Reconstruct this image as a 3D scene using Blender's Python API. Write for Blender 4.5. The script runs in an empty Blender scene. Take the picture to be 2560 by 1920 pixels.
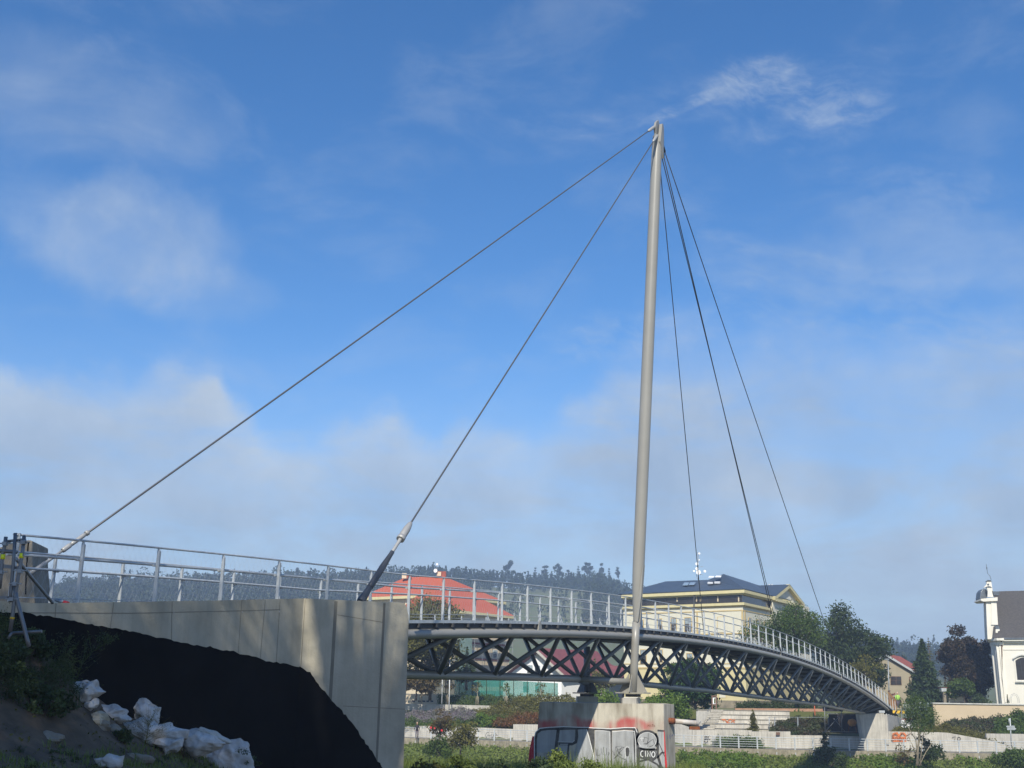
import bpy, math, random
import numpy as np
from mathutils import Vector, Matrix, noise as bnoise

# ------------------------------------------------------------------ camera, world, sun
sc = bpy.context.scene
F_PX, HOR, ROLL = 2750.0, 1727.0, 0.015          # focal length in photo pixels, horizon row, roll
_th = math.atan((HOR-960)/F_PX)
_fw = np.array([0, math.cos(_th), math.sin(_th)]); _rt = np.array([1., 0, 0]); _up = np.cross(_rt, _fw)
_g = math.atan(ROLL)
RT = _rt*math.cos(_g)+_up*math.sin(_g); UP = -_rt*math.sin(_g)+_up*math.cos(_g)
CM = np.array([RT, UP, _fw])
cam_d = bpy.data.cameras.new('camera'); cam = bpy.data.objects.new('camera', cam_d)
sc.collection.objects.link(cam); sc.camera = cam
cam_d.sensor_width = 36; cam_d.lens = F_PX/2560*36; cam_d.clip_start = .2; cam_d.clip_end = 6000
cam.matrix_world = Matrix(((RT[0], UP[0], -_fw[0], 0), (RT[1], UP[1], -_fw[1], 0), (RT[2], UP[2], -_fw[2], 0), (0, 0, 0, 1)))

SUN_AZ, SUN_EL = math.radians(-7), math.radians(40)      # azimuth measured from straight behind the camera (+ = right)
SUNV = Vector((math.sin(SUN_AZ)*math.cos(SUN_EL), -math.cos(SUN_AZ)*math.cos(SUN_EL), math.sin(SUN_EL)))
sd = bpy.data.lights.new('sun', 'SUN'); sd.energy = 4.3; sd.angle = math.radians(.5); sd.color = (1, .93, .80)
so = bpy.data.objects.new('sun', sd); sc.collection.objects.link(so)
so.rotation_euler = SUNV.to_track_quat('Z', 'Y').to_euler()

world = bpy.data.worlds.new('World'); sc.world = world; world.use_nodes = True
wn, wl = world.node_tree.nodes, world.node_tree.links
wn.clear()
def W(t, **k):
    n = wn.new(t)
    for a, b in k.items(): setattr(n, a, b)
    return n
def wmath(op, a, b=None, c=None, clamp=False):
    n = W('ShaderNodeMath', operation=op, use_clamp=clamp)
    for i, v in enumerate((a, b, c)):
        if v is None: continue
        if isinstance(v, (int, float)): n.inputs[i].default_value = v
        else: wl.new(v, n.inputs[i])
    return n.outputs[0]
sky = W('ShaderNodeTexSky', sky_type='NISHITA', sun_disc=False, sun_elevation=SUN_EL, sun_rotation=math.pi-SUN_AZ,
        air_density=1.0, dust_density=.3, ozone_density=3.0, altitude=300)
SKY_STR = .13
def azel(px, py):
    d = np.array([(px-1280)/F_PX, (960-py)/F_PX, 1.])@CM; d /= np.linalg.norm(d)
    return math.atan2(d[0], d[1]), math.asin(d[2])
tc = W('ShaderNodeTexCoord'); sx = W('ShaderNodeSeparateXYZ'); wl.new(tc.outputs['Generated'], sx.inputs[0])
AZ = wmath('ARCTAN2', sx.outputs[0], sx.outputs[1]); EL = wmath('ARCSINE', sx.outputs[2])
def vec(x, y, z=0.0):
    n = W('ShaderNodeCombineXYZ')
    for i, v in enumerate((x, y, z)):
        if isinstance(v, (int, float)): n.inputs[i].default_value = v
        else: wl.new(v, n.inputs[i])
    return n.outputs[0]
def noise(v, scale, detail=5, rough=.55, dist=0.0, out=0):
    n = W('ShaderNodeTexNoise'); n.inputs['Scale'].default_value = scale; n.inputs['Detail'].default_value = detail
    n.inputs['Roughness'].default_value = rough; n.inputs['Distortion'].default_value = dist
    wl.new(v, n.inputs['Vector']); return n.outputs[out]
def smooth(v, a, b):
    n = W('ShaderNodeMapRange', interpolation_type='SMOOTHSTEP'); wl.new(v, n.inputs[0])
    n.inputs[1].default_value = a; n.inputs[2].default_value = b; return n.outputs[0]
base_v = vec(AZ, EL)
n_warp = noise(base_v, 8, 9, .58)
def blob(px, py, rx, ry, amp, ang=0.0, warp=.9, warpn=None):
    a0, e0 = azel(px, py); ra, re = rx/F_PX, ry/F_PX
    da = wmath('SUBTRACT', AZ, a0); de = wmath('SUBTRACT', EL, e0)
    ca, sa = math.cos(ang), math.sin(ang)
    x = wmath('ADD', wmath('MULTIPLY', da, ca/ra), wmath('MULTIPLY', de, sa/ra))
    y = wmath('ADD', wmath('MULTIPLY', da, -sa/re), wmath('MULTIPLY', de, ca/re))
    r = wmath('SQRT', wmath('ADD', wmath('MULTIPLY', x, x), wmath('MULTIPLY', y, y)))
    r = wmath('ADD', r, wmath('MULTIPLY', wmath('SUBTRACT', warpn or n_warp, .5), warp))
    return wmath('MULTIPLY', smooth(r, 1.1, .42), amp)
blobs = [(330, 600, 290, 160, .42, .05, 1.9), (120, 520, 240, 100, .14, 0, 1.9), (60, 240, 420, 150, .14, .1, 1.9), (420, 320, 200, 120, .10, 0, 1.9), (480, 730, 240, 80, .15, 0, 1.9),
         (2400, 620, 300, 130, .20, -.2, 1.9), (1950, 680, 360, 90, .14, -.2, 1.9), (1400, 1180, 500, 90, .2, 0, 1.6)]
cl = None
for b in blobs:
    o = blob(*b[:5], ang=b[5], warp=b[6])
    cl = o if cl is None else wmath('ADD', wmath('MULTIPLY', cl, wmath('SUBTRACT', 1.0, o)), o)
fine = noise(base_v, 14, 8, .6, .3)
cl = wmath('MULTIPLY', cl, wmath('ADD', wmath('MULTIPLY', smooth(fine, .3, .7), .55), .62))
# stratocumulus banks low over the valley: upper edge given as elevation by azimuth
prof = [(-300, 900), (0, 925), (180, 905), (330, 925), (450, 880), (520, 885), (590, 985), (680, 1075), (780, 1100), (870, 1045), (980, 1020), (1060, 1075), (1190, 1040), (1330, 1075), (1450, 960), (1560, 850), (1700, 815), (1850, 850), (2000, 800), (2150, 850), (2300, 820), (2450, 760), (2700, 740)]
a_lo, a_hi = azel(-300, 950)[0], azel(2700, 950)[0]
pr_ramp = W('ShaderNodeValToRGB'); el_ = pr_ramp.color_ramp.elements; pr_ramp.color_ramp.interpolation = 'EASE'
e_lo, e_hi = math.radians(5), math.radians(30)
for k, (x_, y_) in enumerate(prof):
    a_, e_ = azel(x_, y_); p_ = (a_-a_lo)/(a_hi-a_lo); g_ = (e_-e_lo)/(e_hi-e_lo)
    if k == 0: e2 = el_[0]; e2.position = 0
    elif k == len(prof)-1: e2 = el_[-1]; e2.position = 1
    else: e2 = el_.new(p_)
    e2.color = (g_, g_, g_, 1)
mrp = W('ShaderNodeMapRange'); wl.new(AZ, mrp.inputs[0]); mrp.inputs[1].default_value = a_lo; mrp.inputs[2].default_value = a_hi; wl.new(mrp.outputs[0], pr_ramp.inputs[0])
topEL = wmath('ADD', wmath('MULTIPLY', pr_ramp.outputs[0], e_hi-e_lo), e_lo)
edge_n = wmath('SUBTRACT', noise(base_v, 9, 9, .62, .2), .5)
dbank = wmath('SUBTRACT', wmath('ADD', topEL, wmath('MULTIPLY', edge_n, .11)), EL)
soft = W('ShaderNodeMapRange'); wl.new(AZ, soft.inputs[0]); soft.inputs[1].default_value = azel(1200, 950)[0]; soft.inputs[2].default_value = azel(1700, 950)[0]; soft.inputs[3].default_value = 34; soft.inputs[4].default_value = 11
bank = smooth(wmath('MULTIPLY', dbank, soft.outputs[0]), -.25, 1.0)
body_n = smooth(noise(vec(wmath('ADD', wmath('MULTIPLY', AZ, 1.0), wmath('MULTIPLY', EL, .5)), wmath('MULTIPLY', EL, 3.0)), 5.5, 9, .6, .35), .33, .62)
bank = wmath('MULTIPLY', bank, wmath('ADD', wmath('MULTIPLY', body_n, .62), .32))
cl = wmath('ADD', wmath('MULTIPLY', cl, wmath('SUBTRACT', 1.0, bank)), bank)
# thin cirrus streaks, upper right
wv = noise(base_v, 5, 4, .6, .4)
st_v = vec(wmath('ADD', wmath('MULTIPLY', AZ, 22.0), wmath('MULTIPLY', wv, 2.2)), wmath('ADD', wmath('MULTIPLY', EL, 58.0), wmath('ADD', wmath('MULTIPLY', AZ, 10.0), wmath('MULTIPLY', wv, 5.0))))
streak = smooth(noise(st_v, .8, 10, .66, .15), .32, .92)
nw2 = noise(base_v, 11, 6, .65)
sm = None
for b in [(1880, 205, 170, 75, .9, .1, 1.7), (1740, 252, 210, 20, 1.0, .3, .9), (2090, 255, 230, 70, .9, -.2, 1.7), (1960, 235, 330, 110, .35, -.05, 1.6), (2000, 320, 300, 70, .4, 0, 1.9), (2330, 840, 420, 60, .6, -.22, 1.5), (1980, 640, 300, 40, .45, -.3, 1.4), (1480, 320, 240, 50, .35, 0, 1.5), (2250, 480, 330, 90, .35, -.2, 1.6), (1560, 840, 260, 70, .6, .1, 1.5), (2150, 760, 520, 120, .4, -.25, 1.5), (1850, 770, 130, 40, .5, 0, 1.3), (700, 1090, 160, 20, .5, .05, 1.0)]:
    o = blob(*b[:5], ang=b[5], warp=b[6], warpn=nw2)
    sm = o if sm is None else wmath('MAXIMUM', sm, o)
streak = wmath('MULTIPLY', wmath('MULTIPLY', streak, sm), .75)
veil = wmath('MULTIPLY', smooth(noise(vec(wmath('MULTIPLY', AZ, 1.0), wmath('MULTIPLY', EL, 2.2)), 6, 6, .6, .4), .45, .75), .16)
horizon = wmath('MULTIPLY', smooth(EL, math.radians(19), math.radians(1)), .5)
mask = wmath('MAXIMUM', wmath('ADD', cl, wmath('ADD', streak, veil)), horizon)
mask = wmath('ADD', wmath('MULTIPLY', horizon, wmath('SUBTRACT', 1.0, wmath('MINIMUM', cl, 1.0))), wmath('ADD', wmath('MULTIPLY', cl, .85), wmath('ADD', streak, veil)))
mask = wmath('MINIMUM', mask, .9, clamp=True)
cr = W('ShaderNodeValToRGB'); wl.new(wmath('ADD', wmath('MULTIPLY', noise(base_v, 9, 5, .6), .8), wmath('MULTIPLY', smooth(dbank, .09, .0), .24)), cr.inputs[0])
cr.color_ramp.elements[0].position = .3; cr.color_ramp.elements[1].position = .72
CLOUD = 3.2
cr.color_ramp.elements[0].color = (2.25, 2.72, 3.35, 1); cr.color_ramp.elements[1].color = (3.6, 4.05, 4.5, 1)
hs = W('ShaderNodeHueSaturation'); hs.inputs['Saturation'].default_value = 1.30; hs.inputs['Hue'].default_value = .504; hs.inputs['Value'].default_value = .93; wl.new(sky.outputs[0], hs.inputs['Color'])
mx = W('ShaderNodeMix', data_type='RGBA'); wl.new(mask, mx.inputs['Factor']); wl.new(hs.outputs[0], mx.inputs['A']); wl.new(cr.outputs[0], mx.inputs['B'])
bg = W('ShaderNodeBackground'); bg.inputs['Strength'].default_value = SKY_STR; wl.new(mx.outputs['Result'], bg.inputs[0])
wo = W('ShaderNodeOutputWorld'); wl.new(bg.outputs[0], wo.inputs[0])

sc.render.engine = 'CYCLES'
sc.view_settings.view_transform = 'Standard'; sc.view_settings.look = 'None'; sc.view_settings.gamma = 1; sc.view_settings.exposure = .42
sc.view_settings.use_curve_mapping = False
sc.cycles.max_bounces = 6; sc.cycles.volume_bounces = 0; sc.cycles.transparent_max_bounces = 8

# ------------------------------------------------------------------ helpers
def ray(px, py): return np.array([(px-1280)/F_PX, (960-py)/F_PX, 1.])@CM
def at(px, py, Y): d = ray(px, py); return d*Y/d[1]                       # the point at distance Y seen in that direction
def hit(px, py, P0, N): d = ray(px, py); return d*(np.dot(P0, N)/np.dot(d, N))
def V3(x, y, z): return np.array([x, y, z], float)
def projv(P): c = np.atleast_2d(P)@CM.T; return np.stack([1280+F_PX*c[:, 0]/c[:, 2], 960-F_PX*c[:, 1]/c[:, 2]], 1)
Z = V3(0, 0, 1)
rnd = random.Random(7); nr = np.random.default_rng(11)
col = sc.collection
MATS = {}
def mat(name, c, rough=.7, metal=0, var=.15, scale=2.0, bump=0.0, bscale=None, c2=None, spec=.5, stretch=None, trans=0, detail=6, streaks=0, alpha=1):
    m = bpy.data.materials.new(name); m.use_nodes = True; nt = m.node_tree; N, L = nt.nodes, nt.links
    b = N['Principled BSDF']; b.inputs['Roughness'].default_value = rough; b.inputs['Metallic'].default_value = metal
    b.inputs['Specular IOR Level'].default_value = spec
    t = N.new('ShaderNodeTexCoord'); mp = N.new('ShaderNodeMapping'); L.new(t.outputs['Object'], mp.inputs[0])
    if stretch: mp.inputs['Scale'].default_value = stretch
    n = N.new('ShaderNodeTexNoise'); n.inputs['Scale'].default_value = scale; n.inputs['Detail'].default_value = detail; n.inputs['Roughness'].default_value = .6
    L.new(mp.outputs[0], n.inputs['Vector'])
    r = N.new('ShaderNodeValToRGB'); r.color_ramp.elements[0].position = .32; r.color_ramp.elements[1].position = .7
    a = c2 if c2 else [x*(1-var*1.6) for x in c]; bb = c if c2 else [min(1, x*(1+var)) for x in c]
    r.color_ramp.elements[0].color = (*a, 1); r.color_ramp.elements[1].color = (*bb, 1)
    L.new(n.outputs[0], r.inputs[0]); out = r.outputs[0]
    if streaks:
        mp2 = N.new('ShaderNodeMapping'); mp2.inputs['Scale'].default_value = (3, 3, .18); L.new(t.outputs['Object'], mp2.inputs[0])
        n2 = N.new('ShaderNodeTexNoise'); n2.inputs['Scale'].default_value = 2.5; n2.inputs['Detail'].default_value = 7; L.new(mp2.outputs[0], n2.inputs['Vector'])
        mr = N.new('ShaderNodeMapRange'); mr.inputs[1].default_value = .4; mr.inputs[2].default_value = .75; mr.inputs[3].default_value = 1; mr.inputs[4].default_value = 1-streaks
        L.new(n2.outputs[0], mr.inputs[0])
        mu = N.new('ShaderNodeMix'); mu.data_type = 'RGBA'; mu.blend_type = 'MULTIPLY'; mu.inputs['Factor'].default_value = 1
        L.new(out, mu.inputs['A']); L.new(mr.outputs[0], mu.inputs['B']); out = mu.outputs['Result']
    L.new(out, b.inputs['Base Color'])
    if bump:
        n3 = N.new('ShaderNodeTexNoise'); n3.inputs['Scale'].default_value = bscale or scale*6; n3.inputs['Detail'].default_value = 5
        L.new(mp.outputs[0], n3.inputs['Vector'])
        bp = N.new('ShaderNodeBump'); bp.inputs['Strength'].default_value = bump; bp.inputs['Distance'].default_value = .03
        L.new(n3.outputs[0], bp.inputs['Height']); L.new(bp.outputs[0], b.inputs['Normal'])
    if alpha < 1: b.inputs['Alpha'].default_value = alpha
    if trans:
        o = N['Material Output']; tr = N.new('ShaderNodeBsdfTranslucent'); ms = N.new('ShaderNodeMixShader'); ms.inputs[0].default_value = trans
        L.new(out, tr.inputs[0]); L.new(b.outputs[0], ms.inputs[1]); L.new(tr.outputs[0], ms.inputs[2]); L.new(ms.outputs[0], o.inputs[0])
    MATS[name] = m; return m
def leafm(name, c, c2, scale=.9):
    return mat(name, c, rough=.55, c2=c2, scale=scale, trans=.28, spec=.25, detail=3)

class MB:
    def __init__(s): s.v = []; s.f = []; s.sm = []
    def add(s, vs, fs, smooth=False):
        k = len(s.v); s.v += [tuple(map(float, q)) for q in vs]; s.f += [tuple(i+k for i in f) for f in fs]; s.sm += [smooth]*len(fs); return s
    def box(s, c, e, ax=None):                       # centre, full extents, axes
        c = np.array(c, float); X, Y, Zz = ax if ax is not None else (V3(1, 0, 0), V3(0, 1, 0), Z)
        vs = [c+X*e[0]/2*i+Y*e[1]/2*j+Zz*e[2]/2*k for i in (-1, 1) for j in (-1, 1) for k in (-1, 1)]
        return s.add(vs, [(0, 1, 3, 2), (4, 6, 7, 5), (0, 4, 5, 1), (2, 3, 7, 6), (0, 2, 6, 4), (1, 5, 7, 3)])
    def bar(s, a, b, w, h=None, up=Z):               # rectangular bar between two points
        a, b = np.array(a, float), np.array(b, float); d = b-a; l = np.linalg.norm(d); d /= l
        x = np.cross(d, up); nx = np.linalg.norm(x); x = x/nx if nx > 1e-6 else V3(1, 0, 0); y = np.cross(x, d)
        return s.box((a+b)/2, (l, w, h or w), (d, x, y))
    def tube(s, pts, r, n=10, cap=True, smooth=True):
        pts = [np.array(p, float) for p in pts]; m = len(pts); rs = r if hasattr(r, '__len__') else [r]*m
        vs = []; ref = None
        for i, p in enumerate(pts):
            d = pts[min(i+1, m-1)]-pts[max(i-1, 0)]; d = d/(np.linalg.norm(d)+1e-12)
            if ref is None: ref = Z if abs(d[2]) < .95 else V3(1, 0, 0)
            x = np.cross(d, ref); x /= np.linalg.norm(x); y = np.cross(x, d)
            for k in range(n):
                a = 2*math.pi*k/n; vs.append(p+(x*math.cos(a)+y*math.sin(a))*rs[i])
        fs = [(i*n+k, i*n+(k+1) % n, (i+1)*n+(k+1) % n, (i+1)*n+k) for i in range(m-1) for k in range(n)]
        s.add(vs, fs, smooth)
        if cap: 
            k0 = len(s.v)-m*n; s.f += [tuple(k0+i for i in range(n))[::-1], tuple(k0+(m-1)*n+i for i in range(n))]; s.sm += [False, False]
        return s
    def prism(s, poly, off):                          # polygon (3-D points) extruded by a vector
        n = len(poly); off = np.array(off, float); vs = [np.array(p, float) for p in poly]; vs = vs+[p+off for p in vs]
        return s.add(vs, [tuple(range(n))[::-1], tuple(range(n, 2*n))]+[(i, (i+1) % n, n+(i+1) % n, n+i) for i in range(n)])
    def ribbon(s, pts, w, N, off=.004, closed=False):  # flat painted stroke of width w lying on a plane with normal N
        pts = [np.array(p, float) for p in pts]; N = np.array(N, float)/np.linalg.norm(N)
        if closed: pts = pts+[pts[0]]
        L_, R_ = [], []
        for i, p in enumerate(pts):
            d = pts[min(i+1, len(pts)-1)]-pts[max(i-1, 0)]; d = d/(np.linalg.norm(d)+1e-9); x = np.cross(N, d)*w/2
            L_.append(p+x+N*off); R_.append(p-x+N*off)
        n = len(pts); return s.add(L_+R_, [(i, i+1, n+i+1, n+i) for i in range(n-1)])
    def disc(s, c, N, r, t=.05, n=16):
        N = np.array(N, float)/np.linalg.norm(N); c = np.array(c, float); x = np.cross(N, Z); x /= np.linalg.norm(x); y = np.cross(N, x)
        return s.prism([c+(x*math.cos(2*math.pi*k/n)+y*math.sin(2*math.pi*k/n))*r for k in range(n)], N*t)
def setm(o, m):
    if isinstance(m, str): m = MATS[m]
    if not o.data.materials: o.data.materials.append(m)
def wloc(o):
    p = np.zeros(3)
    while o: p += np.array(o.location); o = o.parent
    return p
def link(name, mb, m, parent=None, loc=None, smooth=None, bevel=0):
    """one mesh object; vertices are given in world space, the origin goes to the base centre (or to the parent's origin)"""
    v = np.array(mb.v, float)
    if parent is not None: o0 = wloc(parent)
    else: o0 = np.array(loc, float) if loc is not None else V3((v[:, 0].min()+v[:, 0].max())/2, (v[:, 1].min()+v[:, 1].max())/2, v[:, 2].min())
    me = bpy.data.meshes.new(name); me.from_pydata((v-o0).tolist(), [], mb.f); me.update()
    sm = np.array(mb.sm, bool) if smooth is None else np.full(len(mb.f), smooth)
    me.polygons.foreach_set('use_smooth', sm)
    o = bpy.data.objects.new(name, me); col.objects.link(o); setm(o, m)
    if parent is not None: o.parent = parent
    else: o.location = o0
    if bevel:
        b = o.modifiers.new('bevel', 'BEVEL'); b.width = bevel; b.segments = 2; b.limit_method = 'ANGLE'
    return o
def fast(name, v, quads, m, parent=None, loc=(0, 0, 0), smooth=False):
    v = np.asarray(v, np.float32); q = np.asarray(quads, np.int32); k = q.shape[1]
    o0 = wloc(parent) if parent is not None else np.array(loc, float)
    me = bpy.data.meshes.new(name); me.vertices.add(len(v)); me.vertices.foreach_set('co', (v-o0.astype(np.float32)).ravel())
    me.loops.add(q.size); me.loops.foreach_set('vertex_index', q.ravel()); me.polygons.add(len(q))
    me.polygons.foreach_set('loop_start', np.arange(0, q.size, k, dtype=np.int32)); me.polygons.foreach_set('loop_total', np.full(len(q), k, np.int32))
    me.polygons.foreach_set('use_smooth', np.full(len(q), smooth)); me.update(calc_edges=True)
    o = bpy.data.objects.new(name, me); col.objects.link(o); setm(o, m)
    if parent is not None: o.parent = parent
    else: o.location = o0
    return o
def tag(o, label=None, cat=None, group=None, kind=None):
    if label: o['label'] = label
    if cat: o['category'] = cat
    if group: o['group'] = group
    if kind: o['kind'] = kind
    return o
def thing(name, loc, label, cat, group=None):
    o = bpy.data.objects.new(name, None); col.objects.link(o); o.location = tuple(map(float, loc)); o.empty_display_size = .5
    return tag(o, label, cat, group)
def dup(root, loc, label=None, group=None, rz=None, scale=None):
    r = root.copy(); col.objects.link(r); r.location = tuple(map(float, loc))
    if rz is not None: r.rotation_euler.z = rz
    if scale: r.scale = (scale,)*3
    if label: r['label'] = label
    if group: r['group'] = group
    for ch in list(root.children):
        c = ch.copy(); col.objects.link(c); c.parent = r
        for g in list(ch.children):
            d = g.copy(); col.objects.link(d); d.parent = c
    return r
def interp(x, xs, ys): return np.interp(x, xs, ys)
def leafquads(C, size, rg, droop=0.0, asp=.55):
    n = len(C); size = np.asarray(size)*np.ones(n)
    a = rg.normal(size=(n, 3)); a[:, 2] -= droop; a /= np.linalg.norm(a, axis=1)[:, None]
    b = rg.normal(size=(n, 3)); b -= (b*a).sum(1)[:, None]*a; b /= np.linalg.norm(b, axis=1)[:, None]
    a = a*size[:, None]*.5; b = b*size[:, None]*.5*asp
    v = np.stack([C-a, C+b*.9-a*.1, C+a, C-b*.9+a*.1], 1).reshape(-1, 3)
    return v, np.arange(4*n).reshape(-1, 4)
def clump_points(centers, radii, per, rg, shell=.5):
    out = []
    for c, r in zip(centers, radii):
        n = int(per*1.9*(r**1.7)) + 6
        d = rg.normal(size=(n, 3)); d /= np.linalg.norm(d, axis=1)[:, None]
        rad = r*(shell+(1-shell)*rg.random(n))**.8*(1+.25*rg.normal(size=n).clip(-1.2, 1.5))
        out.append(np.array(c)+d*rad[:, None]*np.array([1, 1, .8]))
    return np.concatenate(out)

# ------------------------------------------------------------------ materials
mat('painted_steel', (.275, .268, .24), rough=.36, var=.05, scale=.7, bump=.02, bscale=30)
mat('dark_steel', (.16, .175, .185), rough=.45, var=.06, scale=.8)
mat('galvanised', (.50, .53, .54), rough=.5, metal=.35, var=.1, scale=5)
mat('galvanised_dull', (.30, .33, .35), rough=.5, metal=.4, var=.12, scale=5)
mat('cable_steel', (.10, .105, .115), rough=.5, metal=.3, var=.05)
mat('rod_dark', (.055, .062, .075), rough=.45, var=.1)
mat('cable_light', (.36, .36, .35), rough=.45, metal=.2, var=.05)
mat('deck_dark', (.045, .048, .052), rough=.7, var=.1, scale=4)
mat('concrete', (.52, .475, .365), rough=.92, c2=(.37, .335, .25), scale=1.1, bump=.2, bscale=22, streaks=.12, detail=11)
mat('concrete_pale', (.46, .44, .39), rough=.9, var=.12, scale=1.2, bump=.1, bscale=10, streaks=.2)
mat('concrete_brown', (.27, .24, .19), rough=.9, var=.12, scale=1.2, bump=.1, streaks=.15)
mat('joint_and_shade', (.22, .20, .155), rough=.95, var=.1)  # wall joint tone, shared with the painted shade lines on the steps
mat('bitumen', (.0045, .0045, .005), rough=.85, var=.3, scale=1.0, bump=.12, bscale=4, spec=.12)
mat('sack', (.60, .595, .58), rough=.9, c2=(.36, .33, .29), scale=3.0, bump=.5, bscale=9)
mat('soil', (.15, .105, .065), rough=1, c2=(.06, .044, .028), scale=2.2, bump=.6, bscale=9, detail=9)
mat('turf', (.075, .105, .028), rough=1, c2=(.05, .065, .02), scale=.6, bump=.5, bscale=5, detail=8)
mat('far_turf', (.09, .13, .03), rough=1, c2=(.11, .1, .04), scale=.25, bump=.4, bscale=3, detail=8)
mat('water_m', (.03, .045, .035), rough=.12, var=.1, bump=.3, bscale=2)
mat('hill_m', (.05, .07, .03), rough=1, c2=(.1, .085, .06), scale=.01, detail=6)
mat('asphalt', (.17, .165, .155), rough=.95, var=.1, scale=3)
mat('quay_stone', (.36, .32, .23), rough=.95, c2=(.2, .18, .13), scale=2.5, bump=.4, streaks=.3)
mat('white_wall', (.52, .49, .42), rough=.9, var=.12, scale=.9, streaks=.35)
mat('bark', (.10, .08, .06), rough=.95, var=.25, scale=5, bump=.5)
mat('pale_bark', (.34, .29, .2), rough=.9, var=.2, scale=5)
mat('yellow_wall', (.68, .65, .52), rough=.9, var=.04, scale=.4, streaks=.06)
mat('yellow_base', (.62, .54, .30), rough=.9, var=.06, scale=.4)
mat('cornice_yellow', (.62, .55, .30), rough=.8, var=.05)
mat('trim_ochre', (.56, .43, .20), rough=.85, var=.06)
mat('slate_blue', (.055, .075, .105), rough=.5, var=.15, scale=1.0, stretch=(6, 6, .4))
mat('attic_glass', (.035, .032, .034), rough=.12, var=.2, scale=.8, spec=.6)
mat('pane', (.05, .055, .06), rough=.15, var=.2)
mat('pane_light', (.30, .36, .38), rough=.2, var=.2, scale=2)
mat('frame_white', (.62, .62, .58), rough=.6, var=.05)
mat('frame_brown', (.16, .09, .06), rough=.7, var=.1)
mat('red_roof', (.47, .105, .05), rough=.7, var=.12, scale=1.0, stretch=(8, 8, .6))
mat('maroon_roof', (.19, .06, .068), rough=.7, var=.12, scale=1.5)
mat('brick_roof', (.30, .075, .045), rough=.8, var=.2, scale=2)
mat('cream', (.62, .52, .37), rough=.9, var=.06, scale=.5)
mat('maroon', (.2, .05, .05), rough=.8)
mat('white_paint', (.78, .79, .79), rough=.8, var=.03)
mat('house_beige', (.34, .30, .215), rough=.95, var=.08, scale=.8, bump=.1)
mat('church_white', (.74, .71, .62), rough=.9, var=.03, scale=.5)
mat('church_roof', (.08, .074, .07), rough=.85, var=.3, scale=3.5, stretch=(1.2, 1.2, 5), bump=.3)
mat('tin', (.13, .15, .17), rough=.45, metal=.3, var=.2)
mat('beige_wall', (.52, .42, .285), rough=.95, var=.04, scale=.5)
mat('wall_cap', (.50, .50, .46), rough=.9, var=.15, scale=4)
mat('green_net', (.035, .25, .20), rough=.8, var=.15, scale=.5, alpha=.55)
mat('rust', (.24, .075, .025), rough=.95, c2=(.12, .04, .02), scale=7, bump=.3)
mat('white_pipe', (.60, .60, .57), rough=.5, c2=(.42, .36, .3), scale=2.5)
mat('black_spray', (.025, .025, .028), rough=.85, c2=(.09, .09, .088), scale=5)
mat('blue_spray', (.06, .09, .35), rough=.9)
mat('white_spray', (.72, .73, .72), rough=.85, var=.08)
mat('red_spray', (.55, .03, .04), rough=.9, var=.15)
mat('silver_spray', (.40, .415, .42), rough=.75, c2=(.31, .315, .31), scale=2.2, streaks=.3)
mat('orange_spray', (.60, .17, .05), rough=.85, var=.1)
mat('yellow_tape', (.85, .9, .02), rough=.5)
mat('wood_orange', (.62, .27, .07), rough=.8, var=.15, scale=3)
mat('yellow_sign', (.8, .5, .03), rough=.6)
mat('sign_grey', (.38, .41, .42), rough=.5, metal=.3)
mat('skin', (.5, .3, .2), rough=.6); mat('dark_cloth', (.03, .028, .035), rough=.9); mat('hiviz', (.35, .6, .1), rough=.8); mat('grey_cloth', (.12, .1, .12), rough=.9)
mat('stone_plinth', (.33, .28, .2), rough=.95, c2=(.17, .15, .11), scale=1.6, bump=.4)
mat('scaffold_steel', (.19, .20, .21), rough=.45, metal=.5, var=.1)
mat('fence_net', (.3, .38, .38), rough=.8, alpha=.35)
m = MATS['sack']; N_, L_ = m.node_tree.nodes, m.node_tree.links
vo = N_.new('ShaderNodeTexVoronoi'); vo.inputs['Scale'].default_value = 4.2; tcv = N_.new('ShaderNodeTexCoord'); nzv = N_.new('ShaderNodeTexNoise'); nzv.inputs['Scale'].default_value = 3.0; L_.new(tcv.outputs['Object'], nzv.inputs['Vector'])
mxv = N_.new('ShaderNodeMix'); mxv.data_type = 'RGBA'; mxv.inputs['Factor'].default_value = .35; L_.new(tcv.outputs['Object'], mxv.inputs['A']); L_.new(nzv.outputs['Color'], mxv.inputs['B']); L_.new(mxv.outputs['Result'], vo.inputs['Vector'])
bpv = N_.new('ShaderNodeBump'); bpv.inputs['Strength'].default_value = 1.0; bpv.inputs['Distance'].default_value = .06; L_.new(vo.outputs['Distance'], bpv.inputs['Height']); L_.new(bpv.outputs[0], N_['Principled BSDF'].inputs['Normal'])
leafm('leaf_green', (.10, .15, .03), (.055, .095, .02)); leafm('leaf_bright', (.16, .235, .035), (.075, .135, .02)); leafm('leaf_dark', (.06, .09, .026), (.03, .05, .018))
leafm('leaf_olive', (.17, .165, .035), (.09, .085, .022)); leafm('leaf_brown', (.16, .11, .04), (.085, .075, .028)); leafm('leaf_purple', (.075, .048, .03), (.035, .034, .018))
leafm('leaf_conifer', (.065, .10, .035), (.03, .055, .022)); leafm('leaf_chestnut', (.05, .105, .025), (.028, .065, .018))
leafm('leaf_lavender', (.26, .21, .26), (.15, .16, .11)); leafm('leaf_rust', (.22, .085, .03), (.12, .09, .03)); leafm('leaf_weed', (.07, .105, .035), (.04, .062, .024)); leafm('leaf_grass', (.20, .25, .055), (.12, .16, .035))
leafm('leaf_forest', (.04, .062, .025), (.022, .04, .02), .02); leafm('leaf_berberis', (.08, .055, .04), (.055, .085, .025)); leafm('leaf_locust', (.10, .155, .03), (.05, .085, .02))

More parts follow.
